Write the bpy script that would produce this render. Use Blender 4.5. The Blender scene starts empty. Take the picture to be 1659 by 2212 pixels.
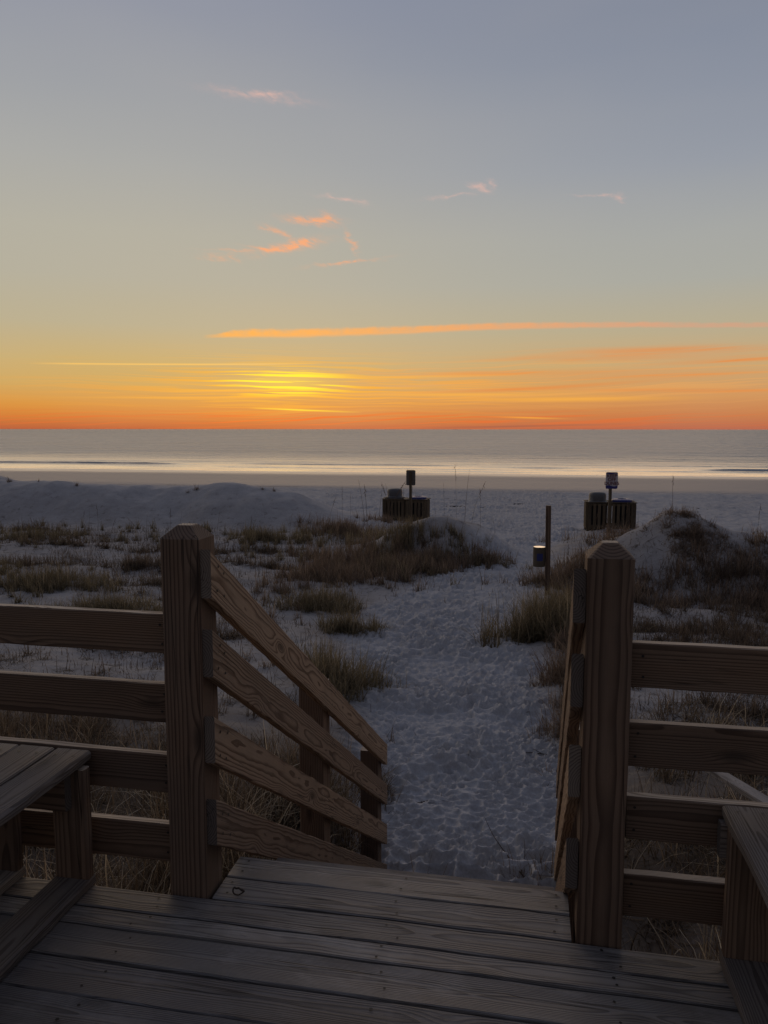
import bpy, bmesh, math, random
import numpy as np
from mathutils import Vector, Matrix
rnd = random.Random(11)
rng = np.random.default_rng(7)
S = bpy.context.scene
C = S.collection
PI = math.pi
def lin(r, g, b):
    f = lambda c: c / 12.92 if c <= .04045 else ((c + .055) / 1.055) ** 2.4
    return (f(r / 255), f(g / 255), f(b / 255), 1)

# ------------------------------------------------------------------ objects
def thing(name, label, cat, loc=(0, 0, 0), group=None, rotz=0):
    o = bpy.data.objects.new(name, None); C.objects.link(o)
    o.empty_display_size = .1
    o.location = loc; o.rotation_euler = (0, 0, rotz)
    o['label'] = label; o['category'] = cat
    if group: o['group'] = group
    return o
def tag(o, label, cat, group=None, kind=None):
    o['label'] = label; o['category'] = cat
    if group: o['group'] = group
    if kind: o['kind'] = kind
    return o
def link(name, me, mats, parent=None, smooth=False):
    o = bpy.data.objects.new(name, me); C.objects.link(o)
    for m in (mats if isinstance(mats, (list, tuple)) else [mats]): me.materials.append(m)
    if parent: o.parent = parent
    if smooth: me.shade_smooth()
    return o
def np_mesh(name, verts, quads, attrs=None, smooth=False):
    me = bpy.data.meshes.new(name)
    verts = np.asarray(verts, np.float32).reshape(-1, 3); quads = np.asarray(quads, np.int32)
    k = quads.shape[1]; n = len(quads)
    me.vertices.add(len(verts)); me.vertices.foreach_set('co', verts.ravel())
    me.loops.add(n * k); me.loops.foreach_set('vertex_index', quads.ravel())
    me.polygons.add(n); me.polygons.foreach_set('loop_start', np.arange(0, n * k, k, dtype=np.int32))
    me.polygons.foreach_set('loop_total', np.full(n, k, np.int32))
    me.polygons.foreach_set('use_smooth', np.full(n, bool(smooth)))
    for an, (typ, data) in (attrs or {}).items():
        a = me.attributes.new(an, typ, 'POINT')
        a.data.foreach_set('vector' if typ == 'FLOAT_VECTOR' else 'value', np.asarray(data, np.float32).ravel())
    me.update(calc_edges=True); me.validate()
    return me

# ------------------------------------------------------------------ node helpers
class NT:
    def __init__(s, nt): s.t = nt; s.n = nt.nodes; s.l = nt.links
    def put(s, inp, v):
        if isinstance(v, bpy.types.NodeSocket): s.l.new(v, inp)
        elif v is not None:
            try: inp.default_value = v
            except Exception:
                inp.default_value = tuple(v)[:len(inp.default_value)]
    def node(s, typ, **kw):
        nd = s.n.new(typ)
        for k, v in kw.items(): setattr(nd, k, v)
        return nd
    def m(s, op, a, b=None, c=None, clamp=False):
        nd = s.n.new('ShaderNodeMath'); nd.operation = op; nd.use_clamp = clamp
        s.put(nd.inputs[0], a)
        if b is not None: s.put(nd.inputs[1], b)
        if c is not None: s.put(nd.inputs[2], c)
        return nd.outputs[0]
    def v(s, op, a, b=None, scale=None):
        nd = s.n.new('ShaderNodeVectorMath'); nd.operation = op
        s.put(nd.inputs[0], a)
        if b is not None: s.put(nd.inputs[1], b)
        if scale is not None: s.put(nd.inputs['Scale'], scale)
        return nd.outputs['Value'] if op in ('LENGTH', 'DOT_PRODUCT', 'DISTANCE') else nd.outputs[0]
    def xyz(s, x, y, z):
        nd = s.n.new('ShaderNodeCombineXYZ')
        for i, q in enumerate((x, y, z)): s.put(nd.inputs[i], q)
        return nd.outputs[0]
    def sep(s, vec):
        nd = s.n.new('ShaderNodeSeparateXYZ'); s.put(nd.inputs[0], vec); return nd.outputs
    def noise(s, vec, scale=1, detail=2, rough=.5, dist=0, color=False):
        nd = s.n.new('ShaderNodeTexNoise'); s.put(nd.inputs['Vector'], vec)
        for k, q in (('Scale', scale), ('Detail', detail), ('Roughness', rough), ('Distortion', dist)): s.put(nd.inputs[k], q)
        return nd.outputs['Color' if color else 'Fac']
    def vor(s, vec, scale=1, feat='F1', rnd_=1, out='Distance', smooth=None):
        nd = s.n.new('ShaderNodeTexVoronoi'); nd.feature = feat
        s.put(nd.inputs['Vector'], vec); s.put(nd.inputs['Scale'], scale); s.put(nd.inputs['Randomness'], rnd_)
        return nd.outputs[out]
    def ramp(s, fac, stops, interp='LINEAR'):
        nd = s.n.new('ShaderNodeValToRGB'); nd.color_ramp.interpolation = interp
        e = nd.color_ramp.elements
        while len(e) < len(stops): e.new(.5)
        for i, (p, c) in enumerate(stops):
            e[i].position = p; e[i].color = c if len(c) == 4 else (*c, 1)
        s.put(nd.inputs[0], fac); return nd.outputs[0]
    def map(s, x, a, b, c=0., d=1., smooth=False):
        nd = s.n.new('ShaderNodeMapRange'); nd.interpolation_type = 'SMOOTHSTEP' if smooth else 'LINEAR'
        nd.clamp = True
        for i, q in enumerate((x, a, b, c, d)): s.put(nd.inputs[i], q)
        return nd.outputs[0]
    def mix(s, fac, a, b, mode='MIX'):
        nd = s.n.new('ShaderNodeMix'); nd.data_type = 'RGBA'; nd.blend_type = mode; nd.clamp_factor = True
        s.put(nd.inputs[0], fac); s.put(nd.inputs[6], a); s.put(nd.inputs[7], b); return nd.outputs[2]
    def attr(s, name, out='Vector'):
        nd = s.n.new('ShaderNodeAttribute'); nd.attribute_name = name; return nd.outputs[out]
    def bump(s, h, strength=.5, dist=.01, normal=None):
        nd = s.n.new('ShaderNodeBump'); s.put(nd.inputs['Height'], h)
        s.put(nd.inputs['Strength'], strength); s.put(nd.inputs['Distance'], dist)
        if normal is not None: s.put(nd.inputs['Normal'], normal)
        return nd.outputs[0]
def material(name):
    m = bpy.data.materials.new(name); m.use_nodes = True
    t = NT(m.node_tree); b = t.n['Principled BSDF']
    return m, t, b
def sset(t, b, **kw):
    names = dict(color='Base Color', rough='Roughness', metal='Metallic', spec='Specular IOR Level', normal='Normal', ior='IOR')
    for k, q in kw.items(): t.put(b.inputs[names[k]], q)

# ------------------------------------------------------------------ camera
H = 1.65
cam = bpy.data.cameras.new('camera'); co = bpy.data.objects.new('camera', cam); C.objects.link(co)
a, p, r = math.radians(10.7), math.radians(6.15), math.radians(.05)
fw = Vector((-math.sin(a) * math.cos(p), math.cos(a) * math.cos(p), -math.sin(p)))
rt = Vector((math.cos(a), math.sin(a), 0)); up = rt.cross(fw)
rt2 = rt * math.cos(r) + up * math.sin(r); up2 = up * math.cos(r) - rt * math.sin(r)
co.matrix_world = Matrix((( rt2.x, up2.x, -fw.x, 0), (rt2.y, up2.y, -fw.y, 0), (rt2.z, up2.z, -fw.z, H), (0, 0, 0, 1)))
cam.sensor_fit = 'VERTICAL'; cam.sensor_height = 36.0; cam.lens = 36.0 * 1661 / 2212
cam.clip_start = .05; cam.clip_end = 60000
S.camera = co
S.view_settings.view_transform = 'Standard'; S.view_settings.look = 'None'; S.view_settings.exposure = 0
S.cycles.max_bounces = 6; S.cycles.diffuse_bounces = 3; S.cycles.glossy_bounces = 3; S.cycles.transmission_bounces = 3
S.cycles.use_denoising = True

# ------------------------------------------------------------------ sky
SUN_AZ, SUN_EL = -.3167, .0579
w = bpy.data.worlds.new('World'); S.world = w; w.use_nodes = True
t = NT(w.node_tree); bg = t.n['Background']
tc = t.node('ShaderNodeTexCoord').outputs['Generated']
d = t.v('NORMALIZE', tc); dx, dy, dz = t.sep(d)
az = t.m('ARCTAN2', dx, dy); el = t.m('ARCSINE', dz)
f = t.m('DIVIDE', el, .5, clamp=True)
rampA = t.ramp(f, [(e / .5, lin(*c)) for e, c in (
    (0, (180, 88, 54)), (.015, (208, 122, 56)), (.030, (214, 146, 66)), (.055, (206, 166, 96)), (.082, (200, 172, 114)), (.126, (186, 174, 144)),
    (.180, (180, 174, 156)), (.232, (178, 174, 160)), (.306, (168, 168, 165)), (.376, (158, 160, 164)), (.4625, (145, 149, 162)), (.5, (141, 146, 161)))])
rampB = t.ramp(f, [(e / .5, lin(*c)) for e, c in (
    (0, (182, 98, 72)), (.015, (198, 120, 72)), (.043, (209, 150, 92)), (.080, (198, 166, 118)), (.1235, (181, 170, 142)), (.176, (168, 168, 160)),
    (.227, (163, 165, 163)), (.300, (149, 154, 164)), (.369, (137, 144, 159)), (.4535, (126, 134, 152)), (.5, (122, 131, 151)))])
base = t.mix(t.map(az, -.55, .32, 0, 1, True), rampA, rampB)
# slow large blotches keep the gradient from being perfectly even
azel = t.xyz(az, el, 0.)
big = t.noise(t.xyz(t.m('MULTIPLY', az, 3.), t.m('MULTIPLY', el, 9.), 2.), 1., 2)
base = t.mix(t.map(big, .35, .75, 0, .10), base, lin(186, 178, 165))

lowv = t.m('MULTIPLY', t.m('SUBTRACT', t.noise(t.xyz(t.m('MULTIPLY', az, 5.), t.m('MULTIPLY', el, 26.), 21.), 1., 2), .5), .016)
el_w = t.m('ADD', el, lowv)
clot = t.map(t.noise(t.xyz(t.m('MULTIPLY', az, 9.), t.m('MULTIPLY', el, 70.), 31.), 1., 3), .36, .62, .25, 1.05, True)
def streaks(ax, ey, tilt, scale=1., detail=5, seed=0., lo=.5, hi=.7):
    u = t.m('MULTIPLY', az, ax); vv = t.m('MULTIPLY', t.m('ADD', el_w, t.m('MULTIPLY', az, tilt)), ey)
    return t.map(t.noise(t.xyz(u, vv, seed), scale, detail, .55, .25), lo, hi, 0, 1, True)
hom = t.xyz(az, el, 1.)
def gauss(ca, ce, sa, se, rot=0., aex=None):
    cr, sr = math.cos(rot), math.sin(rot)
    uu = t.v('DOT_PRODUCT', hom, (cr / sa, sr / sa, -(ca * cr + ce * sr) / sa))
    ww = t.v('DOT_PRODUCT', hom, (-sr / se, cr / se, -(-ca * sr + ce * cr) / se))
    return t.m('POWER', .36788, t.m('MULTIPLY_ADD', uu, uu, t.m('MULTIPLY', ww, ww)))
# low cloud streaks around and to the right of the hidden sun
s1 = streaks(5., 330., .010, detail=6, seed=1., lo=.47, hi=.57)
s2 = streaks(3.6, 240., -.03, detail=6, seed=4., lo=.48, hi=.59)
s3 = streaks(4.5, 330., -.05, seed=9., lo=.50, hi=.61)
g_wide = gauss(-.27, .050, .26, .027)
g_right = gauss(.02, .060, .30, .026)
g_low = gauss(-.25, .012, .46, .009)
col = base
col = t.mix(t.m('MULTIPLY', t.m('MULTIPLY', s2, g_right), .7), col, lin(232, 164, 92))
col = t.mix(t.m('MULTIPLY', t.m('MULTIPLY', t.m('MULTIPLY', s1, clot), g_wide), .95), col, lin(240, 162, 66))
col = t.mix(t.m('MULTIPLY', t.m('MULTIPLY', s3, g_low), .95), col, lin(228, 106, 50))
core = gauss(SUN_AZ + .004, SUN_EL + .001, .078, .0165)
core2 = t.m('MULTIPLY', core, t.map(s1, 0., 1., .34, 1.05))
col = t.mix(t.m('MULTIPLY', t.m('MULTIPLY', gauss(SUN_AZ, SUN_EL, .12, .024), s1), .9), col, lin(248, 184, 46))
col = t.mix(t.map(core2, .10, .8, 0, 1, True), col, (1.15, .86, .05, 1))
# rightward darker orange bars
def gsum(lst):
    acc = None
    for (ca, ce, sa, se, rot, k) in lst:
        g_ = gauss(ca, ce, sa, se, rot)
        acc = t.m('MULTIPLY', g_, k) if acc is None else t.m('MULTIPLY_ADD', g_, k, acc)
    return acc
bars = gsum(((-.02, .050, .10, .0022, .035, .8), (.06, .0545, .10, .0020, .05, .8), (.20, .046, .12, .0022, -.02, .7), (.10, .087, .13, .0035, -.01, .7), (.22, .080, .08, .003, .02, .75), (.17, .094, .12, .0045, -.01, .65), (.03, .070, .16, .004, .0, .6), (.14, .064, .12, .003, .015, .6)))
col = t.mix(t.m('MULTIPLY', bars, t.map(s2, 0., 1., .55, 1.1)), col, lin(228, 138, 70))
lights = gsum(((-.10, .044, .13, .0022, 0., .7), (.05, .0375, .11, .003, 0., .7), (.00, .0145, .035, .0009, -.03, .8), (-.16, .0665, .11, .0016, .01, .6), (-.36, .048, .10, .0014, .02, .8), (-.42, .039, .12, .0013, .01, .7)))
col = t.mix(t.m('MULTIPLY', lights, .9), col, lin(250, 176, 66))
col = t.mix(t.m('MULTIPLY', gauss(-.03, .0035, .09, .0012, .02), .6), col, lin(150, 86, 74))
# thin bright vapour lines
def line(a0, e0, a1, e1, th, k, c):
    mid = (a0 + a1) / 2; sl = (e1 - e0) / (a1 - a0)
    dv = t.m('SUBTRACT', t.m('SUBTRACT', el, e0), t.m('MULTIPLY', t.m('SUBTRACT', az, a0), sl))
    dq = t.m('DIVIDE', dv, th); q = t.m('POWER', .36788, t.m('MULTIPLY', dq, dq))
    wdt = t.m('MULTIPLY', t.map(az, a0, a0 + .05), t.map(az, a1 - .08, a1, 1, 0))
    return t.m('MULTIPLY', t.m('MULTIPLY', q, wdt), k)
col = t.mix(line(-.6151, .0760, -.2636, .0832, .0009, .85, 0), col, lin(248, 196, 104))
col = t.mix(line(-.36, .0267, -.2134, .0214, .0009, .95, 0), col, lin(255, 226, 66))
# the long orange contrail: a tapered band that bends over as it runs right
cpts = [(-.4076, .1135), (-.38, .1178), (-.3448, .1199), (-.30, .1196), (-.2633, .1214), (-.1454, .1255), (-.09, .1278), (-.0286, .1286), (.0839, .1276), (.1899, .1225), (.2684, .1180)]
curve = t.m('MULTIPLY', t.ramp(t.map(az, -.42, .28), [((a_ + .42) / .70, (e_ / .15,) * 3) for a_, e_ in cpts], 'B_SPLINE'), .15)
nz = t.noise(t.xyz(t.m('MULTIPLY', az, 42.), t.m('MULTIPLY', el, 110.), 3.), 1., 4, .65)
curve = t.m('ADD', curve, t.m('MULTIPLY', t.m('SUBTRACT', nz, .5), .0045))
th = t.m('MULTIPLY', t.map(az, -.42, -.36, .0012, .0050), t.map(az, -.3, .26, 1., .55))
dv = t.m('DIVIDE', t.m('SUBTRACT', el, curve), th)
band = t.m('POWER', .36788, t.m('MULTIPLY', t.m('MULTIPLY', dv, dv), t.m('MULTIPLY', dv, dv)))
band = t.m('MULTIPLY', band, t.map(az, -.415, -.385, 0, 1))
band = t.m('MULTIPLY', band, t.m('MULTIPLY', t.map(az, -.1, .28, 1., .5), t.map(nz, .3, .6, .6, 1.)))
col = t.mix(band, col, t.mix(t.map(az, -.35, .2), lin(252, 176, 84), lin(224, 156, 124)))
# feathery wisps higher up
fil = t.map(t.noise(t.xyz(t.m('MULTIPLY', az, 60.), t.m('MULTIPLY', t.m('ADD', el, t.m('MULTIPLY', az, .25)), 190.), 0.), 1., 5, .6, .6), .34, .66, .12, 1)
wn_ = t.noise(t.xyz(t.m('MULTIPLY', az, 30.), t.m('MULTIPLY', el, 75.), 13.), 1., 5, .62, color=True)
wn_ = t.v('MULTIPLY', t.v('SUBTRACT', wn_, (.5, .5, .5)), (.040, .016, 0.))
hom = t.v('ADD', hom, wn_)
wis_o = gsum(((-.279, .2545, .026, .0034, -.02, .95), (-.258, .2563, .013, .0062, -.3, .6), (-.320, .2387, .017, .0032, -.36, .9), (-.306, .2230, .034, .0046, .17, 1.1), (-.289, .229, .015, .0044, .35, 1.),
    (-.335, .2195, .02, .002, -.1, .7), (-.2276, .2300, .012, .0034, -1.0, .7), (-.2335, .2062, .036, .0018, .11, .7), (-.397, .2072, .015, .003, 0., .5), (-.372, .209, .006, .003, -.8, .35), (-.36, .2165, .04, .0016, .02, .35)))
wis_p = gsum(((-.3402, .3841, .050, .0046, -.06, .5), (-.325, .387, .022, .0022, .1, .5), (-.2390, .2777, .024, .0026, -.2, .75), (-.0655, .290, .011, .0028, -.3, .8), (-.055, .2935, .006, .003, -.7, .6), (-.1029, .2824, .026, .0016, .08, .4),
    (.0739, .2734, .022, .0015, -.08, .5), (.1008, .2695, .005, .003, -.5, .5)))
col = t.mix(t.m('MULTIPLY', t.m('MULTIPLY', wis_p, fil), 1.15), col, lin(226, 182, 168))
col = t.mix(t.m('MULTIPLY', t.m('MULTIPLY', wis_o, fil), 1.2), col, lin(244, 170, 124))
# above the picture the sky deepens; away from the sun it dims (dawn)
skytex = t.node('ShaderNodeTexSky'); skytex.sky_type = 'NISHITA'; skytex.sun_disc = False
skytex.sun_elevation = SUN_EL; skytex.sun_rotation = SUN_AZ; skytex.altitude = 5
nish = t.v('SCALE', skytex.outputs[0], scale=.05)
top = t.mix(.5, lin(92, 106, 146), nish)
col = t.mix(t.map(el, .47, .9, 0, 1, True), col, lin(104, 116, 144))
sa_, ca_ = math.sin(SUN_AZ), math.cos(SUN_AZ)
facing = t.v('DOT_PRODUCT', d, (sa_, ca_, .0))
back = t.map(facing, -.15, .6, 1, 0, True)
west = t.mix(t.map(el, 0., .5), lin(104, 95, 90), lin(86, 90, 106))
col = t.mix(t.m('MULTIPLY', back, .92), col, west)
col = t.v('ADD', col, t.v('SCALE', nish, scale=.05))
col = t.mix(t.map(el, -.01, -.0015, 1, 0), col, lin(60, 58, 60))
t.put(bg.inputs[0], col); bg.inputs[1].default_value = 1.0

sun = bpy.data.lights.new('sun', 'SUN'); so = bpy.data.objects.new('sun', sun); C.objects.link(so)
sun.energy = .85; sun.angle = math.radians(70); sun.color = (1., .72, .46)
sd = Vector((math.sin(SUN_AZ) * math.cos(SUN_EL), math.cos(SUN_AZ) * math.cos(SUN_EL), math.sin(SUN_EL + .02)))
so.rotation_euler = (-sd).to_track_quat('-Z', 'Y').to_euler()

# ------------------------------------------------------------------ value noise in numpy
def _hash(ix, iy, s):
    n = (ix.astype(np.int64) * 374761393 + iy.astype(np.int64) * 668265263 + s * 974711) & 0x7fffffff
    n = ((n ^ (n >> 13)) * 1274126177) & 0x7fffffff
    n = (n ^ (n >> 16)) & 0xffffff
    return n / float(0xffffff)
def vnoise(x, y, s=0):
    ix, iy = np.floor(x), np.floor(y); fx, fy = x - ix, y - iy
    fx = fx * fx * (3 - 2 * fx); fy = fy * fy * (3 - 2 * fy)
    A, B = _hash(ix, iy, s), _hash(ix + 1, iy, s); D, E_ = _hash(ix, iy + 1, s), _hash(ix + 1, iy + 1, s)
    return (A * (1 - fx) + B * fx) * (1 - fy) + (D * (1 - fx) + E_ * fx) * fy - .5
def fbm(x, y, s=0, o=4):
    r_ = 0; amp = 1
    for k in range(o): r_ = r_ + amp * vnoise(x * 2 ** k, y * 2 ** k, s + k); amp *= .5
    return r_
def worley(x, y, s=0):
    ix, iy = np.floor(x), np.floor(y)
    f1 = np.full(x.shape, 9.); f2 = np.full(x.shape, 9.)
    for i in (-1, 0, 1):
        for j in (-1, 0, 1):
            cx, cy = ix + i, iy + j
            dd = np.hypot(cx + _hash(cx, cy, s) - x, cy + _hash(cx, cy, s + 77) - y)
            f2 = np.where(dd < f1, f1, np.minimum(f2, dd)); f1 = np.minimum(f1, dd)
    return f1, f2
def sstep(x, a_, b_):
    q = np.clip((x - a_) / (b_ - a_), 0, 1); return q * q * (3 - 2 * q)

# ------------------------------------------------------------------ terrain
PY = np.array([0, 5.8, 7.3, 8.5, 10, 12, 14.3, 17, 19.5, 22.7, 27, 34, 60.])
PL = np.array([-1.2, -1.2, -1.5, -1.75, -2.2, -2.75, -2.9, -2.4, -1.6, -.8, -1.6, -9, -60.])
PR = np.array([.3, .3, .34, .34, .22, -.2, -.42, .1, -.15, .4, 1.9, 9, 60.])
def path_mask(x, y, soft=.5):
    wl = np.interp(y, PY, PL) + .3 * vnoise(y * .9, y * 0 + 3., 5); wr = np.interp(y, PY, PR) + .3 * vnoise(y * .9, y * 0 + 8., 6)
    return sstep(x, wl - soft, wl + soft * .3) * sstep(-x, -wr - soft, -wr + soft * .3)
def ridge(x, y, xs, zs, yc, front, backw, floor=-1.9):
    hgt = np.maximum(np.interp(x, xs, zs) - floor, 0)
    dyv = y - yc
    k = np.where(dyv < 0, np.clip(1 + dyv / front, 0, 1), np.clip(1 - dyv / backw, 0, 1))
    return hgt * (k * k * (3 - 2 * k))
def terrain(x, y):
    z = np.interp(y, [-20, 5, 12, 28, 48, 65, 80, 95, 140], [-1.95, -1.95, -1.88, -1.9, -2.2, -2.62, -3.02, -3.9, -7.])
    pm = path_mask(x, y, .8)
    side = (1 - pm) * np.interp(y, [-20, 2, 4.5, 9, 13, 24, 30], [.85, .85, .72, .25, .12, .1, 0])
    z = z + side
    # the back-beach dune on the left, with a lumpy crest
    xw = x + .5 * vnoise(x * .5, y * .3, 40)
    z = z + ridge(xw, y + .9 * vnoise(x * .22, x * 0, 31) , [-60, -40, -30, -23, -21.3, -19.2, -17.2, -15.2, -12.6, -9.8, -8.7, -7.6, -6.9, -6.1],
                  [-.6, -.4, -.5, -.3, -.32, -.43, -.57, -.6, -.52, -.53, -.85, -1.27, -1.61, -1.9], 28, 3.6, 5)
    z = z + ridge(x, y, [-5.2, -4.2, -3.5, -3.05, -2.2, -1.4, -.75, -.35, .1], [-1.9, -1.6, -1.2, -1.03, -.90, -1.04, -1.42, -1.74, -1.9], 21.2, 2.2, 2.6) * (1 + .22 * fbm(x * 1.1, y * 1.1, 37, 3))
    z = z + ridge(x, y, [.7, 1.2, 1.86, 2.65, 3.2, 3.6, 4.22, 4.99, 6, 8, 12, 30], [-1.9, -1.5, -1.05, -.70, -.34, -.32, -.66, -.9, -1.2, -1.45, -1.4, -1.4], 18.6, 2.8, 2.6) * (1 + .12 * fbm(x * 1.2, y * 1.2, 39, 3))
    hum = sstep(y, 3, 8) * (1 - sstep(y, 26, 32)) * (1 - pm)
    z = z + hum * (.16 * fbm(x * .55, y * .55, 3, 3) + .05 * fbm(x * 2.1, y * 2.1, 13, 3))
    z = z + .30 * sstep(y, 25, 27.5) * (1 - sstep(y, 29, 31)) * sstep(-x, 7, 9) * fbm(x * .7, y * .5, 19, 3)
    z = z + .02 * fbm(x * .8, y * .8, 23, 3) + .05 * fbm(x * .12, y * .2, 29, 2)
    z = z + .13 * sstep(y, 60, 72) * fbm(x * .045, y * 0 + 2., 17, 3)
    return z
def detail(x, y):
    pm = path_mask(x, y, .5)
    beach = sstep(y, 23, 29) * (1 - sstep(y, 46, 49)) * (1 - sstep(-x, 5.5, 8) * (1 - sstep(y, 31, 33)))
    tr = np.maximum(pm, beach)
    wx = x + .07 * fbm(x * 2.6, y * 2.6, 51, 2); wy = y + .05 * fbm(x * 2.6, y * 2.6, 61, 2)
    big = sstep(vnoise(x * 1.5, y * 1.9, 71), -.2, .2)
    f1, f2 = worley(wx / .27, wy / .17, 1); c1 = (2 * f1 / (f1 + f2)) ** 3.4
    g1, g2 = worley(wx / .15 + 9, wy / .095 + 4, 2); c2 = (2 * g1 / (g1 + g2)) ** 3
    k1, k2 = worley(wx / .8, wy / .55, 5); c3 = (2 * k1 / (k1 + k2)) ** 2
    am = 1 + .8 * fbm(x * .9, y * .9, 81, 2)
    h = am * (.105 * c1 * big + .060 * c2 * (1 - big) + .018 * c2 * big) + .022 * c3 + .006 * fbm(x * 6, y * 6, 91, 2)
    rough = tr * h
    soft = (1 - tr) * (.012 * fbm(x * 5, y * 5, 95, 3) + .006 * np.abs(fbm(x * 2.2 + y * 4, y * 9, 97, 2)))
    fade = 1 - sstep(y, 46, 52)
    return (rough + soft) * fade + (1 - fade) * .006 * fbm(x * .7, y * 1.5, 99, 3)
def ground_z(x, y):
    x = np.atleast_1d(np.asarray(x, float)); y = np.atleast_1d(np.asarray(y, float))
    return terrain(x, y)
def gz(x, y): return float(ground_z(x, y)[0])

ys = list(np.arange(-9, 3.4, .3)); yv = 3.4
while yv < 128:
    ys.append(yv)
    yv += (.03 if yv < 5.4 else .0145) if yv < 8 else min(.021 * (yv / 8) ** 1.5, .9)
ys = np.array(ys); us = np.concatenate([np.linspace(0, .44, 215)[:-1], np.linspace(.44, .62, 350)[:-1], np.linspace(.62, 1, 185)])
XL = -(4.5 + .95 * np.maximum(ys, 0)); XR = 4.5 + .62 * np.maximum(ys, 0)
GX = XL[:, None] + (XR - XL)[:, None] * us[None, :]; GY = np.repeat(ys[:, None], len(us), 1)
GY = GY + (.05 * np.minimum(np.gradient(ys), .3))[:, None] * (rng.random(GY.shape) - .5)
GZ = terrain(GX, GY) + detail(GX, GY)
def tread(x0, y0, an, L_, W_, dep):
    """one shoe print pressed into the ground mesh, with a pushed-up rim and a deeper heel"""
    r0, r1 = np.searchsorted(ys, [y0 - .25, y0 + .25]); yc_ = ys[(r0 + r1) // 2]
    w0_ = -(4.5 + .95 * yc_); w1_ = 4.5 + .62 * yc_
    c0_, c1_ = np.searchsorted(us, [((x0 - .45) - w0_) / (w1_ - w0_), ((x0 + .45) - w0_) / (w1_ - w0_)])
    sx_, sy_ = GX[r0:r1, c0_:c1_] - x0, GY[r0:r1, c0_:c1_] - y0
    u_ = (sx_ * math.cos(an) + sy_ * math.sin(an)) / L_; v_ = (-sx_ * math.sin(an) + sy_ * math.cos(an)) / (W_ * (1 + .25 * np.clip(u_, -1, 1)))
    q_ = np.sqrt(u_ ** 2 + v_ ** 2)
    GZ[r0:r1, c0_:c1_] += -dep * (1 - sstep(q_, .55, 1.0)) + dep * .25 * np.exp(-((q_ - 1.15) / .16) ** 2) - dep * .35 * np.exp(-(((u_ + .5) / .35) ** 2 + (v_ / .6) ** 2))
for k in range(120):
    yy_ = rnd.uniform(5.7, 15) if k < 95 else rnd.uniform(15, 24)
    lo_, hi_ = float(np.interp(yy_, PY, PL)) + .1, float(np.interp(yy_, PY, PR)) - .1
    tread(rnd.uniform(lo_, hi_), yy_, PI / 2 + rnd.gauss(.15, .5), rnd.uniform(.12, .17), rnd.uniform(.05, .075), rnd.uniform(.02, .045))
nr, nc = GX.shape
idx = np.arange(nr * nc).reshape(nr, nc)
q = np.stack([idx[:-1, :-1], idx[:-1, 1:], idx[1:, 1:], idx[1:, :-1]], -1).reshape(-1, 4)
tram = np.maximum(path_mask(GX, GY, .5), sstep(GY, 24, 29))
gm = np_mesh('sand_ground', np.stack([GX, GY, GZ], -1), q, {'trod': ('FLOAT', tram)}, smooth=True)
m_sand, t, b = material('sand')
pos = t.node('ShaderNodeNewGeometry').outputs['Position']; px, py, pz = t.sep(pos)
wet = t.map(t.m('ADD', py, t.m('MULTIPLY', t.m('SUBTRACT', t.noise(t.xyz(t.m('MULTIPLY', px, .06), t.m('MULTIPLY', py, .2), 0.), 1., 3), .5), 6.)), 46.5, 54., 0, 1, True)
wet2 = t.map(py, 70., 80.5, 0, 1, True)
n1 = t.noise(pos, 1.1, 5, .6); n2 = t.noise(pos, 45., 3, .7)
dry = t.mix(n1, (.43, .42, .42, 1), (.56, .545, .535, 1))
dry = t.mix(t.map(n2, .35, .7, 0, .45), dry, (.22, .205, .195, 1))
mot = t.noise(pos, 3.2, 6, .7)
dry = t.mix(t.map(mot, .42, .68, 0, .30), dry, (.25, .235, .225, 1))
deb = t.map(t.noise(t.xyz(t.m('MULTIPLY', px, 3.2), t.m('MULTIPLY', py, 3.2), 5.), 1., 7, .75), .55, .64, 0, .7)
near_l = t.m('MULTIPLY', t.map(py, 9.5, 6.5, 0, 1), t.map(n1, .3, .6, .75, 1.))
deb = t.m('MAXIMUM', deb, t.m('MULTIPLY', near_l, .92))
deb = t.m('MULTIPLY', deb, t.m('SUBTRACT', 1., t.attr('trod', 'Fac')))
dry = t.mix(deb, dry, (.10, .078, .06, 1))
nb = t.noise(t.xyz(t.m('MULTIPLY', px, .25), t.m('MULTIPLY', py, 1.2), 8.), 1., 5, .6)
bcol = t.mix(nb, (.26, .22, .20, 1), (.34, .285, .255, 1))
dull = t.m('MULTIPLY', t.m('SUBTRACT', 1., t.attr('trod', 'Fac')), t.map(n1, .3, .7, .95, .55))
dry = t.mix(dull, dry, t.mix(1., dry, (.70, .655, .61, 1), 'MULTIPLY'))
c_ = t.mix(wet, dry, bcol)
wrack = t.m('MULTIPLY', t.map(t.m('ABSOLUTE', t.m('SUBTRACT', t.m('ADD', py, t.m('MULTIPLY', t.noise(t.xyz(t.m('MULTIPLY', px, .2), 0., 3.), 1., 4), 4.)), 51.8)), 0., .55, 1, 0), t.map(t.noise(t.xyz(t.m('MULTIPLY', px, .6), py, 1.), 1., 4), .42, .6, 0, .75))
c_ = t.mix(wrack, c_, (.05, .045, .045, 1))
hb = t.m('ADD', t.m('MULTIPLY', n2, .25), t.m('MULTIPLY', t.noise(pos, 9., 3, .5), .3))
far = t.map(py, 22., 34., 0, 1)
hf = t.noise(t.xyz(t.m('MULTIPLY', px, 1.6), t.m('MULTIPLY', py, 2.6), 0.), 1., 4, .65)
farb = t.m('MULTIPLY', t.m('MULTIPLY', hf, far), t.m('SUBTRACT', 1., wet))
nrm = t.bump(hb, .35, .02); nrm = t.bump(farb, .8, .16, nrm)
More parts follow.
